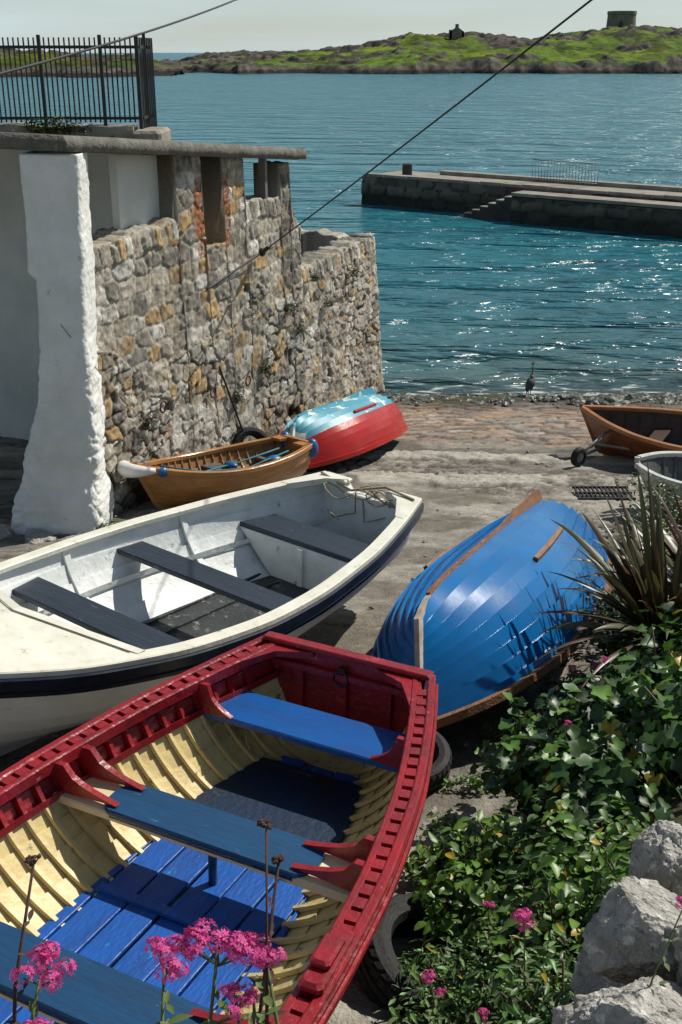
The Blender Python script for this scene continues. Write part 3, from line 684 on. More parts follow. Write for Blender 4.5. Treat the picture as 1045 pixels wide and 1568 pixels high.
mb.box((0,.04,W.rim(0)-.09),(W.b(0)*.85,.10,.03),2,bev=.008)
for side in(1,-1):
    b0=W.b(0); b1=W.b(.09)
    mb.add([(side*(b0-.01),.05,W.rim(0)+.034),(side*(b0-.30),.05,W.rim(0)+.034),(side*(b0-.12),.16,W.rim(0)+.032),(side*(b1-.08),.45,W.rim(.09)+.034),(side*b1,.45,W.rim(.09)+.034),
            (side*(b0-.01),.05,W.rim(0)-.02),(side*(b0-.30),.05,W.rim(0)-.02),(side*(b0-.12),.16,W.rim(0)-.02),(side*(b1-.08),.45,W.rim(.09)-.02),(side*b1,.45,W.rim(.09)-.02)],
           [(0,1,2),(0,2,4),(2,3,4),(7,6,5),(9,7,5),(9,8,7),(1,6,7,2),(2,7,8,3),(3,8,9,4)],0)
mb.obj('gunwale',[m_wr,m_nv,m_wp],wb)
mb=MB(); W.thwart(mb,.40,.58,.26,.04,0,off=-.03)
W.thwart(mb,.61,.60,.28,.04,0,off=-.03)
W.thwart(mb,.150,.54,.36,.04,0,off=-.03)
mb.obj('seats',[m_gseat],wb)
mb=MB()
yb_=.150*W.L+.19
for y,(z0,z1) in((yb_,(.14,.50)),):
    hwb,hwt=W.hw(y/W.L,z0,-.03),W.hw(y/W.L,z1,-.03); mb.add([(-hwb,y,z0),(hwb,y,z0),(hwt,y,z1),(-hwt,y,z1),(-hwb,y-.04,z0),(hwb,y-.04,z0),(hwt,y-.04,z1),(-hwt,y-.04,z1)],[(0,1,2,3),(7,6,5,4),(3,2,6,7)],0)
mb.box((0,yb_+.015,.32),(.05,.03,.34),0)
for side in(1,-1):
    rows=[]
    for k in range(31):
        t=.03+.85*k/30; a=Vector(W.pt(t,.60,side,-.036)); b=Vector(W.pt(t,.60,side,-.07)); u=Vector((0,0,.022)); rows.append([a-u,b-u,b+u,a+u])
    mb.grid(rows,0,False,True,True)
for t in(.29,.52,.68): W.rib(mb,t,.07,.012,-.034,.3,.97,0)
mb.obj('inner_structure',[m_wpin],wb)
mb=MB(); rows=[]
for k in range(21):
    y=.10+3.9*k/20; w_=W.hw(y/W.L,.14,-.03); rows.append([(-w_,y,.14),(w_,y,.14)])
mb.grid(rows,0,False)
for x_ in(-.42,-.2,.2,.42): mb.box((x_,1.95,.15),(.02,1.9,.02),0)
mb.obj('floor',[m_gfloor],wb)
mb=MB(); rows=[]
for k in range(13):
    t=.70+.30*k/12; b=max(.0,W.b(t)-.03); zr=W.rim(t)+.02; y=W.pt(t,1)[1]
    rows.append([(b*f,y+.28*(1-abs(f))*(1-k/12),zr+.12*(1-abs(f))) for f in np.linspace(-1,1,11)])
mb.grid(rows,0,False)
mb.grid([[ (p[0],p[1],p[2]+.014) for p in rows[0]],[(p[0],p[1]-.06,p[2]+.014) for p in rows[0]],[(p[0],p[1]-.06,p[2]-.07) for p in rows[0]]],0,False)
mb.obj('foredeck',[m_wr],wb)
mb=MB()
random.seed(4)
m_rope=M('rope',(.42,.36,.24),(.25,.21,.14),scale=40,rough=.9)
for j in range(4):
    pts=[];cx,cy=random.uniform(-.25,.25),random.uniform(.0,.25)
    for k in range(22):
        a=k*.55+j; r=.04+.11*abs(math.sin(k*.37+j)); pts.append((cx+r*math.cos(a)*1.3,cy+r*math.sin(a)*.6,W.rim(0)-.05+.05*math.sin(k*.9+j)+ (-.22 if j%3==0 and k>12 else 0)))
    mb.tube(pts,.007,5)
mb.tube([(-W.b(0)-.02,.1,W.rim(0)+.04),(-.2,.05,W.rim(0)+.06),(.15,.1,W.rim(0)-.04),(.5,.1,W.rim(0)+.05)],.012,6)
mb.obj('mooring_rope_tangle',[m_rope],wb)
place(wb,(.27,9.27,2.6),(0,0,W.rim(0)),(-.63,-.777),pitch=2.5,roll=0)

# --- blue upturned boat
m_blue=M('blue_gloss',(.002,.15,.42),(.002,.105,.31),scale=2.5,rough=.24,bump=.05,bscale=9,spec=.5,c3=(.05,.24,.46),c3amt=.08,c3scale=14)
m_blued=M('blue_dark',(.004,.04,.14),rough=.3,coat=.3)
m_wood=M('worn_wood',(.30,.13,.05),(.14,.055,.024),scale=9,rough=.6,bump=.5,bscale=30,c3=(.45,.36,.26),c3amt=.22,c3scale=12,stretch=(3,.6,3))
m_woodl=M('gunwale_wood',(.30,.14,.055),(.15,.07,.032),scale=9,rough=.6,bump=.5,bscale=30,c3=(.44,.34,.22),c3amt=.2,c3scale=9,stretch=(3,.6,3))
TB=[(0,.60),(.12,.75),(.28,.92),(.45,1),(.6,1.0),(.75,.92),(.87,.68),(.95,.38),(1,.03)]
def upturned(name,L,B,D,n,mats,wood,axis,bow,groundz,roll,pitch,lap=.014,topmat=None,split=99,sb=.14):
    e=empty(name); h=Hull(L,B,D,TB,.03,sb,.10,.05,.35,n=n,lap=lap,vee=.12)
    mb=MB(); h.skin(mb,True,mats=lambda i:(2 if i<split else 0) if topmat else 0,N=90,sub=1); h.transom(mb,.03,1,.0); h.skin(mb,False,th=.02,mats=lambda i:1,N=24,sub=1)
    mb.obj('planking',[mats[0],mats[1],topmat or mats[0]],e)
    mb=MB(); h.keel(mb,.045,.045,0,0,.86,skeg=.09,stem=False)
    mb.obj('keel',[wood[0]],e)
    mb=MB(); rows=[]
    cs=[]
    for k in range(8): t=.86+.14*k/8; p=h.pt(t,0,1); cs.append((Vector((0,p[1],p[2]+.01)),Vector((0,p[1],p[2]-.03))))
    for k in range(0,21):
        p=h.pt(1,k/20,1); cs.append((Vector((0,p[1]-.02,p[2])),Vector((0,p[1]+.04,p[2]-.02*(1-k/20)))))
    for a,b in cs: rows.append([(.024,a.y,a.z),(.018,b.y,b.z),(-.018,b.y,b.z),(-.024,a.y,a.z)])
    mb.grid(rows,0,False,True,True); mb.obj('stem',[wood[2]],e)
    mb=MB(); h.rail(mb,-.03,.035,-.05,.012,0); mb.box((0,.0,h.rim(0)-.02),(2*h.b(0)+.04,.07,.05),0)
    mb.obj('gunwale',[wood[1]],e)
    mb=MB()
    for side in(1,-1):
        rows=[]
        for k in range(13):
            t=.30+.26*k/12 if side>0 else .22+.3*k/12; a=Vector(h.pt(t,.36,side,.0)); b=Vector(h.pt(t,.36,side,.05)); u=Vector((side*.02,0,.012)); rows.append([a-u,b-u*.8,b+u*.8,a+u])
        mb.grid(rows,0,False,True,True)
    mb.obj('bilge_keels',[wood[1]],e)
    hd=math.atan2(-axis[0],axis[1])
    R_=Matrix.Rotation(hd,4,'Z')@Matrix.Rotation(math.radians(pitch),4,'X')@Matrix.Rotation(math.radians(180+roll),4,'Y')
    lp=Vector((0,L,h.rim(1))); e.matrix_world=Matrix.Translation(Vector((bow[0],bow[1],groundz))-R_.to_3x3()@lp)@R_
    return e,h
ax=Vector((-.40,-.915)).normalized()
upturned('blue_upturned_boat',3.85,1.64,.60,9,(m_blue,m_blued),(m_wood,m_woodl,M('worn_white_stem',(.5,.45,.38),(.3,.22,.15),scale=14,rough=.6)),ax,(.52,6.12,0),2.13,17,8.0,lap=.030)
m_red2=M('red_hull',(.46,.018,.012),(.34,.014,.010),scale=3,rough=.28,bump=.1,bscale=12,c3=(.55,.12,.08),c3amt=.12,c3scale=9)
m_lb=M('pale_blue_hull',(.05,.27,.38),(.08,.32,.41),scale=2.5,rough=.45,bump=.1,bscale=12,c3=(.72,.74,.64),c3amt=.42,c3scale=1.8,c3w=.04)
ax2=Vector((-.46,-.89)).normalized()
upturned('red_and_blue_upturned_boat',2.9,1.60,.58,9,(m_red2,m_lb),(m_lb,m_red2,m_lb),ax2,(-.72,14.15,0),.93,12,6.5,topmat=m_lb,split=4,lap=.028,sb=.10)

# --- open small boats
def openboat(name,L,B,D,n,mo,mi,mr,ms,axis,stern,pitch=0,roll=0,nth=3,ribs=True,tab=TAB,mfl=None,sb=.18):
    e=empty(name); h=Hull(L,B,D,tab,.06,sb,.1,.04,.25,n=n,lap=.016,vee=.2)
    mb=MB(); h.skin(mb,True,sub=1); h.skin(mb,False,th=.018,mats=lambda i:1,sub=1); h.transom(mb,.03,0,.02,1); h.keel(mb,.04,.05,0); mb.obj('planking',[mo,mi],e)
    mb=MB(); h.rail(mb,-.045,.03,-.03,.022,0); mb.box((0,.015,h.rim(0)+.02),(2*h.b(0),.06,.03),0)
    for side in(1,-1): mb.box((side*(h.b(.03)-.1),.1,h.rim(0)+.01),(.2,.16,.03),0)
    mb.obj('gunwale',[mr],e)
    mb=MB()
    t=.06
    while t<.94: h.rib(mb,t,.022,.012,-.02,.1,.98,0,K=8); t+=.05
    mb.obj('ribs',[mi],e)
    mb=MB()
    for t in(.12,.45,.72)[:nth]: h.thwart(mb,t,D*.68,.22 if t>.2 else .32,.03,0)
    mb.obj('seats',[ms],e)
    mb=MB(); rows=[]
    for k in range(11):
        y=(.06+.8*k/10)*L; w_=h.hw(y/L,.1); rows.append([(-w_,y,.1),(w_,y,.1)])
    mb.grid(rows,0,False); mb.obj('floor',[mfl or mi],e)
    place(e,stern,(0,0,0),axis,pitch,roll); return e,h
m_van=M('varnish_orange',(.46,.22,.065),(.32,.135,.04),scale=4,rough=.3,coat=.3,bump=.15,bscale=20,stretch=(3,.5,3),c3=(.20,.09,.035),c3amt=.15,c3scale=8)
m_vand=M('varnish_inner',(.38,.19,.06),(.22,.10,.04),scale=4,rough=.4,stretch=(3,.5,3))
m_brown=M('varnish_brown',(.26,.085,.022),(.15,.045,.014),scale=4,rough=.28,coat=.4,stretch=(3,.5,3))
m_brownr=M('varnish_rim',(.42,.18,.05),(.28,.10,.03),scale=6,rough=.3,coat=.3)
m_brownd=M('brown_inner',(.06,.03,.015),(.03,.016,.01),rough=.5)
m_greyp=M('grey_bench',(.12,.12,.12),(.07,.07,.075),scale=8,rough=.6)
axo=(Vector((-2.42,12.25))-Vector((-.50,13.85))).normalized()
ob,oh=openboat('varnished_dinghy',2.42,1.15,.44,7,m_van,m_vand,m_van,m_greyp,axo,(-.56,13.82,.98),pitch=2,roll=5,mfl=m_greyp)
mb=MB(); m_wf=M('fender_white',(.78,.78,.75),rough=.35)
pts=[];rr=[]
for k in range(15):
    a=(k/14-.5)*2.2; pts.append((math.sin(a)*.34,oh.L+.12-.34*(1-math.cos(a))*1.2,oh.rim(1)-.02)); rr.append(.03+.06*math.cos((k/14-.5)*math.pi))
mb.tube(pts,rr,10); mb.obj('bow_fender',[m_wf],ob)
mb=MB(); m_bf=M('blue_pad',(.01,.12,.32),rough=.4)
def ball(mb,c,r,mat=0,n=12):
    rows=[]
    for i in range(n+1):
        ph=math.pi*i/n; rows.append([(c[0]+r[0]*math.sin(ph)*math.cos(a*2*math.pi/n),c[1]+r[1]*math.sin(ph)*math.sin(a*2*math.pi/n),c[2]+r[2]*math.cos(ph)) for a in range(n)])
    mb.grid(rows,mat,True,True)
for side in(1,-1): ball(mb,(side*oh.b(0)*.95,-.02,oh.rim(0)-.06),(.08,.08,.13)); ball(mb,(side*oh.b(.9)*1.05,oh.L*.9,oh.rim(.9)-.02),(.05,.07,.06)); 
ball(mb,(.1,1.0,.34),(.12,.07,.05)); ball(mb,(-.15,.5,.36),(.09,.12,.06))
mb.obj('blue_pads',[m_bf],ob)
mb=MB(); 
for j in range(2): mb.tube([(-.2+j*.2,.3,.45),(-.15+j*.22,.9,.33+.03*j),(.1,1.4,.33),(.3-.3*j,1.9,.46)],.010,6)
mb.obj('rope',[M('blue_rope',(.04,.25,.32),rough=.8)],ob)
bowp=Vector((3.62,15.75)); axb=Vector((-.86,.51)).normalized(); stp=bowp-axb*3.9
openboat('brown_wooden_boat',3.9,1.5,.52,8,m_brown,m_brownd,m_brownr,m_brownd,axb,(stp.x,stp.y,.90),pitch=-4,roll=-4,sb=.22)
tr=empty('boat_trolley'); mb=MB()
def wheel(mb,c,ax,r=.14,w=.09,mat=0,mat2=1):
    q=Vector(ax).normalized().to_track_quat('Z','Y').to_matrix()
    prof=[(r*.55,-w/2),(r*.85,-w/2),(r*.97,-w*.35),(r,0),(r*.97,w*.35),(r*.85,w/2),(r*.55,w/2)]
    rows=[[Vector(c)+q@Vector((rr*math.cos(a*math.pi/14),rr*math.sin(a*math.pi/14),zz)) for rr,zz in prof] for a in range(29)]
    mb.grid(rows,mat,True)
    rows=[[Vector(c)+q@Vector((rr*math.cos(a*math.pi/14),rr*math.sin(a*math.pi/14),zz)) for rr,zz in((r*.56,-w*.3),(.02,-w*.45),(.02,w*.45),(r*.56,w*.3))] for a in range(29)]
    mb.grid(rows,mat2,True)
m_rub=M('rubber',(.009,.009,.010),(.018,.017,.016),scale=10,rough=.7,bump=.3,bscale=40,spec=.35)
m_galv=M('galvanised',(.35,.36,.36),(.25,.25,.25),rough=.5,metal=.6)
wheel(mb,(3.35,14.75,.93),(.6,-.8,0)); wheel(mb,(4.2,15.9,.78),(.6,-.8,0))
mb.tube([(3.35,14.75,.93),(4.2,15.9,.78)],.022,8,1); mb.tube([(3.58,15.1,.95),(3.72,15.0,1.12)],.02,8,1); mb.tube([(3.72,15.3,.93),(5.6,14.2,.97)],.025,8,1)
mb.tube([(3.35,14.75,.93),(3.78,15.15,1.15),(4.15,15.7,1.05)],.018,8,1)
mb.obj('trolley_frame',[m_rub,m_galv],tr)
m_w2=M('chipped_white',(.60,.61,.57),(.42,.42,.38),scale=6,rough=.55,bump=.3,bscale=20,c3=(.14,.115,.09),c3amt=.27,c3scale=8)
TSW=[(0,.6),(.2,.85),(.45,1),(.7,.98),(.85,.86),(.94,.62),(1,.22)]
axs=Vector((-.95,.31)).normalized(); bp_=Vector((3.55,12.5)); sp_=bp_-axs*3.0
openboat('small_white_boat',3.0,1.25,.52,8,m_w2,m_greyp,m_w2,m_w2,axs,(sp_.x,sp_.y,1.10),pitch=0,roll=0,tab=TSW,sb=.06)

# ------------------------------------------------------------------ tyres
def tyre(name,c,r,w,tilt=(0,0,0)):
    mb=MB(); rows=[]
    prof=[(.60,-.28),(.66,-.46),(.80,-.5),(.93,-.44),(.985,-.36),(.975,-.33),(1,-.3),(1,-.13),(.975,-.11),(.975,-.08),(1,-.06),(1,.06),(.975,.08),(.975,.11),(1,.13),(1,.3),(.975,.33),(.985,.36),(.93,.44),(.80,.5),(.66,.46),(.60,.28),(.70,.3),(.9,.3),(.9,-.3),(.70,-.3)]
    R_=Matrix.Rotation(tilt[2],3,'Z')@Matrix.Rotation(tilt[0],3,'X')@Matrix.Rotation(tilt[1],3,'Y'); N=96
    for k in range(N+1):
        a=k/N*2*math.pi; rw=[]
        for i,(pr,pz) in enumerate(prof):
            rr=pr*r
            if pr>.98 and k%3==0 and abs(pz)>.1: rr*=.965
            rw.append(Vector(c)+R_@Vector((rr*math.cos(a),rr*math.sin(a),pz*w)))
        rows.append(rw)
    mb.grid(rows,0,False,True); return mb.obj(name,[m_rub])
tyre('rubber_tyre',(.44,5.92,2.04),.26,.22,(math.radians(12),0,.4))
tyre('rubber_tyre',(.40,4.05,2.20),.34,.24,(math.radians(12),math.radians(20),.2))
tyre('rubber_tyre',(-.55,5.3,2.1),.32,.22,(math.radians(5),0,0))
tyre('rubber_tyre',(-1.3,15.0,.98),.30,.2,(math.radians(70),0,.5))
tyre('rubber_tyre',(-2.6,6.3,2.1),.32,.3,(0,0,0))

mb=MB()
for i in range(13): mb.box((3.0+i*.055,13.1+.0,1.03),(.018,.42,.03),0)
for y in(12.9,13.1,13.3): mb.box((3.33,y,1.035),(.72,.025,.03),0)
mb.obj('drain_grate',[m_iron])

# ------------------------------------------------------------------ loose stones and waterline rocks
def stones(name,spots,mat,seed):
    rg=random.Random(seed); mb=MB()
    import bmesh
    bm=bmesh.new(); bmesh.ops.create_icosphere(bm,subdivisions=2,radius=1); vs0=[v.co.copy() for v in bm.verts]; fs0=[tuple(v.index for v in f.verts) for f in bm.faces]; bm.free()
    for (x,y,z,r) in spots:
        o=Vector((rg.uniform(0,99),rg.uniform(0,99),0)); a=rg.uniform(0,6); sx,sy,sz=r*rg.uniform(.8,1.4),r*rg.uniform(.6,1),r*rg.uniform(.35,.65)
        R_=Matrix.Rotation(a,3,'Z')
        mb.add([Vector((x,y,z))+R_@Vector((p.x*sx,p.y*sy,p.z*sz))*(1+.45*mnoise.noise(p*1.3+o)) for p in vs0],fs0,0,False)
    return mb.obj(name,[mat])
m_peb=M('pebble',(.34,.31,.27),(.17,.155,.135),scale=3,rough=.9,bump=.5,bscale=50)
rg=random.Random(3); sp=[]
for _ in range(900):
    y=rg.uniform(4.5,16); x=rg.uniform(-3.4,4.5)
    if mnoise.noise(Vector((x*.8,y*.8,5)))<-.02: continue
    sp.append((x,y,gz(x,y)+.015,rg.uniform(.008,.03)*(1.6 if rg.random()>.93 else 1)))
stones('loose_stones',sp,m_peb,4)
m_wetrock=M('wet_rock',(.10,.095,.07),(.04,.045,.03),scale=4,rough=.45,bump=.8,bscale=18)
sp=[]
for _ in range(420):
    x=rg.uniform(.7,8.5); y=rg.gauss(20.7,.36)-(.25 if x>4.3 else 0)
    sp.append((x,y,gz(x,y)+.01,rg.uniform(.03,.11)*(1.6 if x>4.2 else 1)))
stones('waterline_rocks',sp,m_wetrock,6)

# ------------------------------------------------------------------ heron
hr=empty('heron',(3.68,20.85,-.02)); mb=MB()
m_hd=M('heron_grey',(.07,.075,.08),(.035,.038,.042),scale=20,rough=.8); m_hl=M('heron_pale',(.18,.18,.175),rough=.8); m_leg=M('heron_leg',(.12,.10,.05),rough=.6)
mb.tube([(.02,0,.0),(.015,0,.12),(.03,.0,.24)],.008,6,2); mb.tube([(-.05,.02,.0),(-.045,.02,.12),(-.02,.02,.24)],.008,6,2)
mb.tube([(-.16,.02,.12),(-.11,.015,.19),(-.05,0,.27),(.02,0,.34),(.05,0,.41),(.055,0,.45)],[.006,.035,.075,.085,.055,.025],12,0)
mb.tube([(.05,0,.40),(.085,0,.46),(.07,0,.53),(.045,0,.59),(.055,0,.65),(.085,0,.675)],[.04,.026,.019,.017,.02,.024],10,1)
mb.tube([(.03,0,.675),(.075,0,.685),(.115,0,.68),(.15,0,.675),(.235,0,.665)],[.008,.022,.024,.012,.002],8,0)
mb.tube([(.07,0,.695),(.0,0,.68),(-.06,0,.65)],[.008,.005,.001],5,0)
mb.tube([(-.12,.05,.17),(-.02,.065,.28),(.04,.05,.37)],[.01,.035,.02],8,0)
mb.tube([(-.12,-.05,.17),(-.02,-.065,.28),(.04,-.05,.37)],[.01,.035,.02],8,0)
mb.obj('body',[m_hd,m_hl,m_leg],hr); hr.rotation_euler=(0,0,math.radians(60))

# ------------------------------------------------------------------ cables
m_cab=M('cable',(.012,.012,.013),rough=.6)
def cable(name,pts,r,mat=None,sag=0,n=24):
    mb=MB(); out=[]
    for a,b in zip(pts[:-1],pts[1:]):
        a=Vector(a);b=Vector(b)
        for k in range(n+1):
            t=k/n; p=a.lerp(b,t); p.z-=sag*4*t*(1-t); out.append(p)
    mb.tube(out,r,6); return mb.obj(name,[mat or m_cab])
cable('overhead_cable',[(-1.84,14.33,3.30),(-1.10,15.70,3.62)],.016)
cable('overhead_cable',[(-1.10,15.70,3.62),(2.35,8.9,6.95)],.009,sag=.02)
cable('power_line',[(-3.6,8.6,5.80),(-1.9,22.0,7.07),(-.5,33,8.3)],.015,sag=.08)
cable('wall_cable',[(-1.84,14.36,3.3),(-1.68,14.58,2.4),(-1.38,14.98,1.2)],.014)
cable('thin_rope',[(-2.95,11.55,3.55),(-2.30,12.4,2.2)],.006,m_rope,sag=.03)
mb=MB(); ball(mb,(-1.10,15.70,3.62),(.05,.05,.06)); mb.tube([(-1.10,15.70,3.62),(-1.00,15.48,3.72)],.03,8); mb.obj('cable_clamp',[m_iron])
mb=MB()
for u,z in((.95,2.05),(1.35,2.15),(2.6,2.0),(3.6,1.9)):
    c=A+ad*u+an*.06; pts=[(c.x+ad.x*.07*math.cos(a*math.pi/8),c.y+ad.y*.07*math.cos(a*math.pi/8),z+.07*math.sin(a*math.pi/8)) for a in range(17)]; mb.tube(pts,.012,6)
mb.obj('mooring_ring',[M('rust',(.06,.025,.012),rough=.8)])

# ------------------------------------------------------------------ plants
def leafmesh(name,P,Nn,size,cols,shape,mat,parent=None,droop=.25):
    n=len(P); Nn=Nn/np.linalg.norm(Nn,axis=1,keepdims=True)
    r=rng.normal(size=(n,3)); T=np.cross(Nn,r); T/=np.linalg.norm(T,axis=1,keepdims=True)+1e-9; Bt=np.cross(Nn,T)
    sh=np.array(shape); K=len(sh); 
    V=P[:,None,:]+size[:,None,None]*(T[:,None,:]*sh[None,:,0:1]+Bt[:,None,:]*sh[None,:,1:2]+Nn[:,None,:]*((abs(sh[None,:,0:1])*.35)-droop*(sh[None,:,1:2]**2)))
    ce=P[:,None,:]+size[:,None,None]*(Bt[:,None,:]*.45-Nn[:,None,:]*droop*.2)
    V=np.concatenate([V,ce],1); K1=K+1
    i=np.arange(n)[:,None]*K1; k=np.arange(K)[None,:]
    F=np.stack([i+k,i+(k+1)%K,i+K+0*k],-1).reshape(-1,3)
    me=bpy.data.meshes.new(name); me.vertices.add(n*K1); me.vertices.foreach_set('co',V.reshape(-1).astype(np.float32))
    me.loops.add(F.size); me.loops.foreach_set('vertex_index',F.reshape(-1).astype(np.int32)); me.polygons.add(len(F))
    me.polygons.foreach_set('loop_start',(np.arange(len(F))*3).astype(np.int32)); me.polygons.foreach_set('loop_total',np.full(len(F),3,np.int32))
    me.update(calc_edges=True)
    c=np.ones((n,K1,4),np.float32); c[:,:,:3]=cols[:,None,:]; c[:,K,:3]*=1.25
    a=me.color_attributes.new('Col','FLOAT_COLOR','POINT'); a.data.foreach_set('color',c.reshape(-1))
    me.materials.append(mat); o=bpy.data.objects.new(name,me); COL.objects.link(o)
    if parent: o.parent=parent
    return o
m_leaf=M('leaf',(1,1,1),(.75,.8,.7),scale=30,rough=.42,attr=True,transl=.28,spec=.5,detail=2)
lob=[]
for k in range(20):
    a=k/20*2*math.pi; r=.5*(1-.28*(k%4==2)-.12*(k%4 in(1,3)))*(1 if k!=15 else .35); lob.append((r*math.cos(a),.5+r*math.sin(a)))
lance=[(0,0),(.10,.2),(.15,.45),(.1,.75),(0,1),(-.1,.75),(-.15,.45),(-.10,.2)]
oval=[(0,0),(.22,.2),(.3,.5),(.2,.8),(0,1),(-.2,.8),(-.3,.5),(-.22,.2)]
m_stm=M('green_stem',(.10,.11,.03),(.14,.06,.04),rough=.6)
def clump(name,blobs,n,smin,smax,shape,cols,yellow=.02,seed=1,stems=True):
    global rng; rng=np.random.default_rng(seed)
    tot=sum(b[6] for b in blobs); P=[];Nn=[]
    mb=MB()
    for b in blobs:
        k=int(n*b[6]/tot); d=rng.normal(size=(k,3)); d[:,2]=abs(d[:,2])*.8+.02; d/=np.linalg.norm(d,axis=1,keepdims=True)
        lump=.66+.6*np.array([mnoise.noise(Vector((x*2.6+b[0]*3,y*2.6,z*2.6+b[1]))) +.4 for x,y,z in d])
        r=(rng.random(k)**.4)*lump
        p=np.array(b[:3])+d*r[:,None]*np.array(b[3:6]); P.append(p); nn=d*.55+rng.normal(size=(k,3))*.42+np.array([.1,-.1,.7]); Nn.append(nn)
        if stems:
            for j in range(int(k/24)):
                q=p[j]; c=Vector((b[0],b[1],b[2]-.25)); mb.tube([c,(Vector(q)+c)/2+Vector((0,0,.08)),Vector(q)],.005,4)
    P=np.concatenate(P);Nn=np.concatenate(Nn); n=len(P)
    size=smin+(smax-smin)*rng.random(n)**1.4
    c=np.array(cols)[rng.integers(0,len(cols),n)]*(.5+1.0*rng.random(n))[:,None]
    ye=rng.random(n)<yellow; c[ye]=np.array([.38,.26,.02])
    e=empty(name); leafmesh('foliage',P,Nn,size,c,shape,m_leaf,e)
    if stems and mb.v: mb.obj('stems',[m_stm],e)
    return e
G=[(.045,.11,.018),(.065,.15,.022),(.03,.075,.018),(.10,.19,.03),(.045,.09,.028)]
G2=[(.11,.21,.03),(.14,.25,.035),(.06,.13,.02),(.09,.16,.04)]
clump('mallow_shrub',[(1.55,5.35,2.55,.5,.5,.42,3),(1.95,5.0,2.8,.5,.55,.5,3),(1.1,5.35,2.3,.32,.35,.3,1.5),(1.4,4.7,2.6,.45,.45,.38,2.5),(2.0,5.9,2.5,.4,.5,.45,2),(2.3,6.1,2.6,.4,.5,.5,1)],2500,.05,.14,lob,G,.02,seed=5)
clump('leafy_shrub',[(.95,4.55,2.3,.42,.35,.34,2.4),(.66,4.70,2.15,.32,.28,.26,1.8),(1.2,4.1,2.6,.42,.4,.40,2.6),(.95,3.65,2.6,.38,.4,.38,2),(1.3,3.7,2.85,.3,.3,.34,1.2),(.62,4.25,2.3,.28,.25,.28,1.5)],5200,.03,.085,oval,G2,.03,seed=9)
clump('valerian_undergrowth',[(.62,3.5,2.45,.36,.34,.36,2),(.42,3.35,2.35,.34,.3,.30,2),(.85,3.15,2.75,.3,.3,.36,2),(.2,3.05,2.35,.3,.25,.25,1.2),(.65,2.75,2.9,.28,.25,.3,1.2),(.50,3.85,2.25,.28,.2,.25,1.2),(.4,2.6,2.75,.25,.25,.2,.8),(.12,2.6,2.5,.22,.2,.2,.8)],5400,.03,.08,lance,[(.12,.22,.05),(.08,.17,.04),(.13,.24,.08),(.10,.14,.05)],.01,seed=12)
clump('bank_weeds',[(2.0,7.2,2.25,.35,.5,.28,2),(1.75,6.5,2.1,.3,.4,.25,1.6),(2.5,8.2,2.0,.4,.6,.3,2),(3.0,9.6,1.8,.4,.8,.3,1.5),(1.5,5.9,2.1,.25,.3,.25,1.2),(3.5,11.2,1.6,.4,.8,.3,1)],4200,.025,.07,oval,[(.05,.10,.02),(.08,.13,.03),(.04,.07,.02)],.02,seed=15)
clump('path_weeds',[(.85,5.75,1.98,.28,.08,.08,1),(.6,5.3,2.02,.12,.12,.07,.6),(1.1,6.5,1.9,.2,.2,.08,.8),(-2.55,11.5,1.25,.25,.1,.12,1)],420,.02,.055,oval,G2,.02,seed=17,stems=False)
clump('wall_ivy',[(-4.9,19.95,4.95,.7,.15,.25,2),(-4.4,19.9,4.6,.35,.12,.25,1.2)],700,.05,.1,oval,[(.05,.07,.02),(.08,.09,.02)],.02,seed=19)
bl=[]
for u,z,s in((5.0,2.6,.14),(5.4,2.2,.18),(4.2,1.9,.13),(6.0,2.9,.1),(6.6,2.4,.14),(1.0,2.0,.09),(7.6,2.7,.12),(3.3,1.7,.12)):
    c=A+ad*u+an*.04; bl.append((c.x,c.y,z,s,s,s*1.6,1))
clump('wall_tufts',bl,1300,.03,.08,lance,[(.04,.055,.015),(.06,.07,.02)],.02,seed=21,stems=False)

def flax(name,c,n,ln,seed):
    rg=random.Random(seed); e=empty(name); mb=MB()
    for i in range(n):
        az=rg.uniform(0,2*math.pi); el=rg.uniform(.35,1.45); L=ln*rg.uniform(.55,1.1); w=rg.uniform(.016,.03); d=Vector((math.cos(az)*math.cos(el),math.sin(az)*math.cos(el),math.sin(el))); sd_=Vector((-math.sin(az),math.cos(az),0)); rows=[]
        base=Vector(c)+Vector((math.cos(az),math.sin(az),0))*rg.uniform(0,.12); dr=rg.uniform(.05,.35); tw=rg.uniform(-.8,.8)
        for k in range(9):
            t=k/8; p=base+d*L*t-Vector((0,0,1))*dr*L*t*t*t; ww=w*(1-t**2.2)*(.6+.8*min(1,t*3))+.0006; nn=d.cross(sd_); s2=sd_*math.cos(tw*t)+nn*math.sin(tw*t)
            rows.append([p-s2*ww,p+nn*ww*.35,p+s2*ww])
        mb.grid(rows,rg.choice([0,0,1,1,2]),True)
    mb.obj('blades',[M('flax_olive',(.055,.06,.022),(.09,.075,.03),scale=5,rough=.4,transl=.15),M('flax_bronze',(.09,.045,.025),(.05,.035,.02),scale=5,rough=.4,transl=.15),M('flax_green',(.10,.12,.035),(.14,.12,.05),scale=5,rough=.4,transl=.15)],e)
flax('flax_plant',(2.25,6.75,2.45),130,1.25,3)
flax('flax_plant',(2.75,7.3,2.4),110,1.2,8)

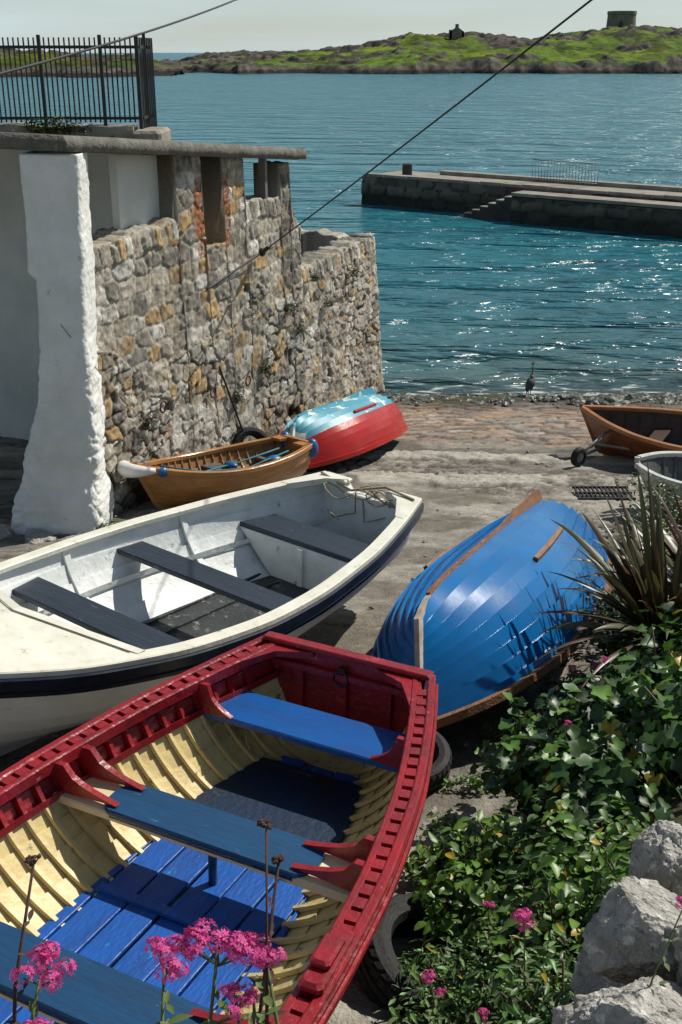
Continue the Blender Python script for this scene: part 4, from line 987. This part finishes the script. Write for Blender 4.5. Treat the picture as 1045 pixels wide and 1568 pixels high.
# rocks
m_gran=M('granite',(.42,.40,.36),(.22,.205,.18),scale=9,rough=.9,bump=1,bscale=55,c3=(.60,.58,.53),c3amt=.40,c3scale=14,c3w=.10)
def rock(c,r,seed,name='granite_rock'):
    import bmesh
    bm=bmesh.new(); bmesh.ops.create_icosphere(bm,subdivisions=6,radius=1)
    planes=[]; rg=random.Random(seed)
    for _ in range(13): planes.append((Vector((rg.gauss(0,1),rg.gauss(0,1),rg.gauss(0,1))).normalized(),rg.uniform(.60,.84)))
    for v in bm.verts:
        p=v.co.copy()
        for n_,d_ in planes:
            k=p.dot(n_)-d_
            if k>0: p-=n_*k*.92
        s_=Vector((seed,0,0))
        nn=mnoise.fractal(p*2.1+s_,1,2,6)*.10+mnoise.fractal(p*8+s_,1,2,4)*.05
        dd=mnoise.voronoi(p*1.7+s_)[0]; ck=dd[1]-dd[0]; nn-=.06*max(0,1-ck/.07)
        p*=1+nn; v.co=Vector((p.x*r[0],p.y*r[1],p.z*r[2]))
    me=bpy.data.meshes.new(name); bm.to_mesh(me); bm.free()
    for f in me.polygons: f.use_smooth=True
    me.materials.append(m_gran); o=bpy.data.objects.new(name,me); COL.objects.link(o); o.location=c; o.rotation_euler=(rg.uniform(-.2,.2),rg.uniform(-.2,.2),rg.uniform(0,6)); return o
rock((1.20,3.22,3.45),(.16,.16,.18),2)
rock((.99,2.84,3.52),(.22,.18,.20),5)
rock((.92,2.44,3.48),(.30,.24,.24),9)
rock((1.20,2.66,3.56),(.20,.20,.20),12)
rock((1.27,2.95,3.38),(.2,.2,.24),15)
rock((1.50,3.40,3.30),(.22,.22,.26),17)
rock((.98,2.5,3.12),(.34,.32,.32),27); rock((1.12,2.98,3.08),(.28,.28,.34),28); rock((1.35,3.3,3.0),(.25,.25,.35),29)
rock((-3.35,11.2,1.2),(.25,.2,.12),21); rock((-3.9,11.35,1.2),(.35,.25,.14),24); rock((-3.0,11.15,1.2),(.2,.14,.1),25); rock((-4.4,11.9,1.15),(.4,.3,.14),26)

# pink valerian
m_pink=M('valerian_pink',(.62,.05,.26),(.74,.12,.38),scale=60,rough=.6,transl=.3,detail=2)
m_stem=M('valerian_stem',(.10,.17,.04),(.12,.14,.05),scale=20,rough=.6,transl=.2)
m_seed=M('dry_seedhead',(.07,.035,.03),(.05,.03,.025),rough=.9)
def valerian(base,head,r,seed,dry=False,leaves=5,name='valerian_flower'):
    rg=random.Random(seed); e=empty(name); mb=MB(); b=Vector(base);h=Vector(head); mid=(b+h)/2+Vector((rg.uniform(-.03,.03),rg.uniform(-.02,.02),0))
    mb.tube([b,mid,h],[.0035,.003,.0022],6,0 if not dry else 2)
    for j in range(leaves):
        t=.15+.75*j/leaves; p=b.lerp(h,t)
        for sg in(0,math.pi):
            az=j*1.6+sg+rg.uniform(-.3,.3); d=Vector((math.cos(az),math.sin(az),.5)).normalized(); L=rg.uniform(.03,.055)*(1.2-t*.6)*(.6 if dry else 1); sd_=Vector((-math.sin(az),math.cos(az),0)); rows=[]
            for k in range(6):
                u=k/5; w=L*.17*math.sin(math.pi*min(.98,u+.05)); q=p+d*L*u-Vector((0,0,1))*L*.3*u*u; rows.append([q-sd_*w,q+Vector((0,0,-w*.3)),q+sd_*w])
            mb.grid(rows,0 if not dry else 2,True)
    nfl=34 if not dry else 14
    for c in range(8):
        off=Vector((rg.gauss(0,1),rg.gauss(0,1),abs(rg.gauss(0,.6)))).normalized()*r*.72 if c else Vector((0,0,r*.5))
        cc=h+Vector((off.x,off.y,off.z*.6)); mb.tube([h-Vector((0,0,r*.6)),cc-Vector((0,0,r*.1))],.0014,4,0 if not dry else 2)
        for f in range(nfl):
            d=Vector((rg.gauss(0,1),rg.gauss(0,1),rg.gauss(.5,.8))).normalized(); q=cc+Vector((d.x,d.y,d.z*.7))*r*.42*rg.uniform(.6,1); s=r*.11*rg.uniform(.7,1.3)
            if dry:
                mb.tube([cc,q],[.0012,.0022],4,2); continue
            a=d.cross(Vector((.3,.2,1))).normalized(); bb=d.cross(a)
            for pz in range(5):
                an_=pz*2*math.pi/5+f; dr=(a*math.cos(an_)+bb*math.sin(an_)); sdv=d.cross(dr)
                mb.add([q,q+dr*s*.6+sdv*s*.3,q+dr*s*1.1+d*s*.1,q+dr*s*.6-sdv*s*.3],[(0,1,2,3)],1)
    mb.obj('stem_and_petals',[m_stem,m_pink,m_seed],e)
valerian((-.16,.98,4.75),(-.165,1.15,5.09),.050,1,leaves=10)
valerian((-.10,1.0,4.78),(-.105,1.17,5.07),.034,2,leaves=10)
valerian((-.15,1.0,4.72),(-.14,1.12,5.03),.028,22,leaves=10)
valerian((-.22,1.02,4.75),(-.248,1.20,5.02),.040,3,leaves=10)
valerian((-.44,1.0,4.72),(-.42,1.19,5.01),.044,4,leaves=10)
valerian((-.40,.95,4.7),(-.41,1.10,4.98),.030,6,leaves=10)
valerian((-.45,.95,4.7),(-.385,1.06,4.95),.026,26,leaves=10)
valerian((-.08,1.05,4.7),(-.10,1.22,5.24),.012,7,dry=True,leaves=8)
valerian((-.13,1.05,4.7),(-.085,1.22,5.18),.010,47,dry=True,leaves=8)
valerian((-.46,1.1,4.8),(-.44,1.28,5.13),.012,8,dry=True,leaves=6)
valerian((-.06,1.0,4.6),(-.07,1.06,4.90),.024,9,leaves=10)
valerian((-.12,1.05,4.6),(-.12,1.14,4.94),.02,29,leaves=12)
valerian((-.17,1.05,4.6),(-.19,1.12,4.92),.008,39,leaves=14)
valerian((-.13,1.02,4.6),(-.15,1.10,4.96),.008,40,leaves=14)
valerian((-.10,1.02,4.6),(-.12,1.16,5.00),.008,41,leaves=14)
valerian((-.40,1.02,4.6),(-.44,1.10,4.94),.008,42,leaves=14)
valerian((.70,3.2,2.9),(.66,3.12,3.32),.050,11)
valerian((.40,3.2,2.6),(.33,3.15,3.02),.034,12)
valerian((.20,2.85,2.6),(.22,2.85,2.95),.042,13)
valerian((.9,2.5,3.4),(1.02,2.6,3.86),.03,31)
valerian((.55,3.0,2.8),(.50,2.95,3.05),.028,32)
valerian((.3,3.3,2.4),(.38,3.25,2.85),.026,33)
valerian((.62,3.6,2.7),(.60,3.55,3.0),.026,34)
valerian((.45,2.6,2.8),(.40,2.5,3.15),.036,35)
valerian((1.7,6.5,2.2),(1.52,6.35,2.45),.034,14)
valerian((1.9,6.6,2.2),(1.72,6.5,2.38),.034,15)
valerian((1.9,6.2,2.3),(1.75,6.1,2.6),.034,16)
valerian((1.7,6.0,2.3),(1.62,5.95,2.75),.03,17)
valerian((1.3,5.2,2.5),(1.22,5.1,2.85),.026,18)
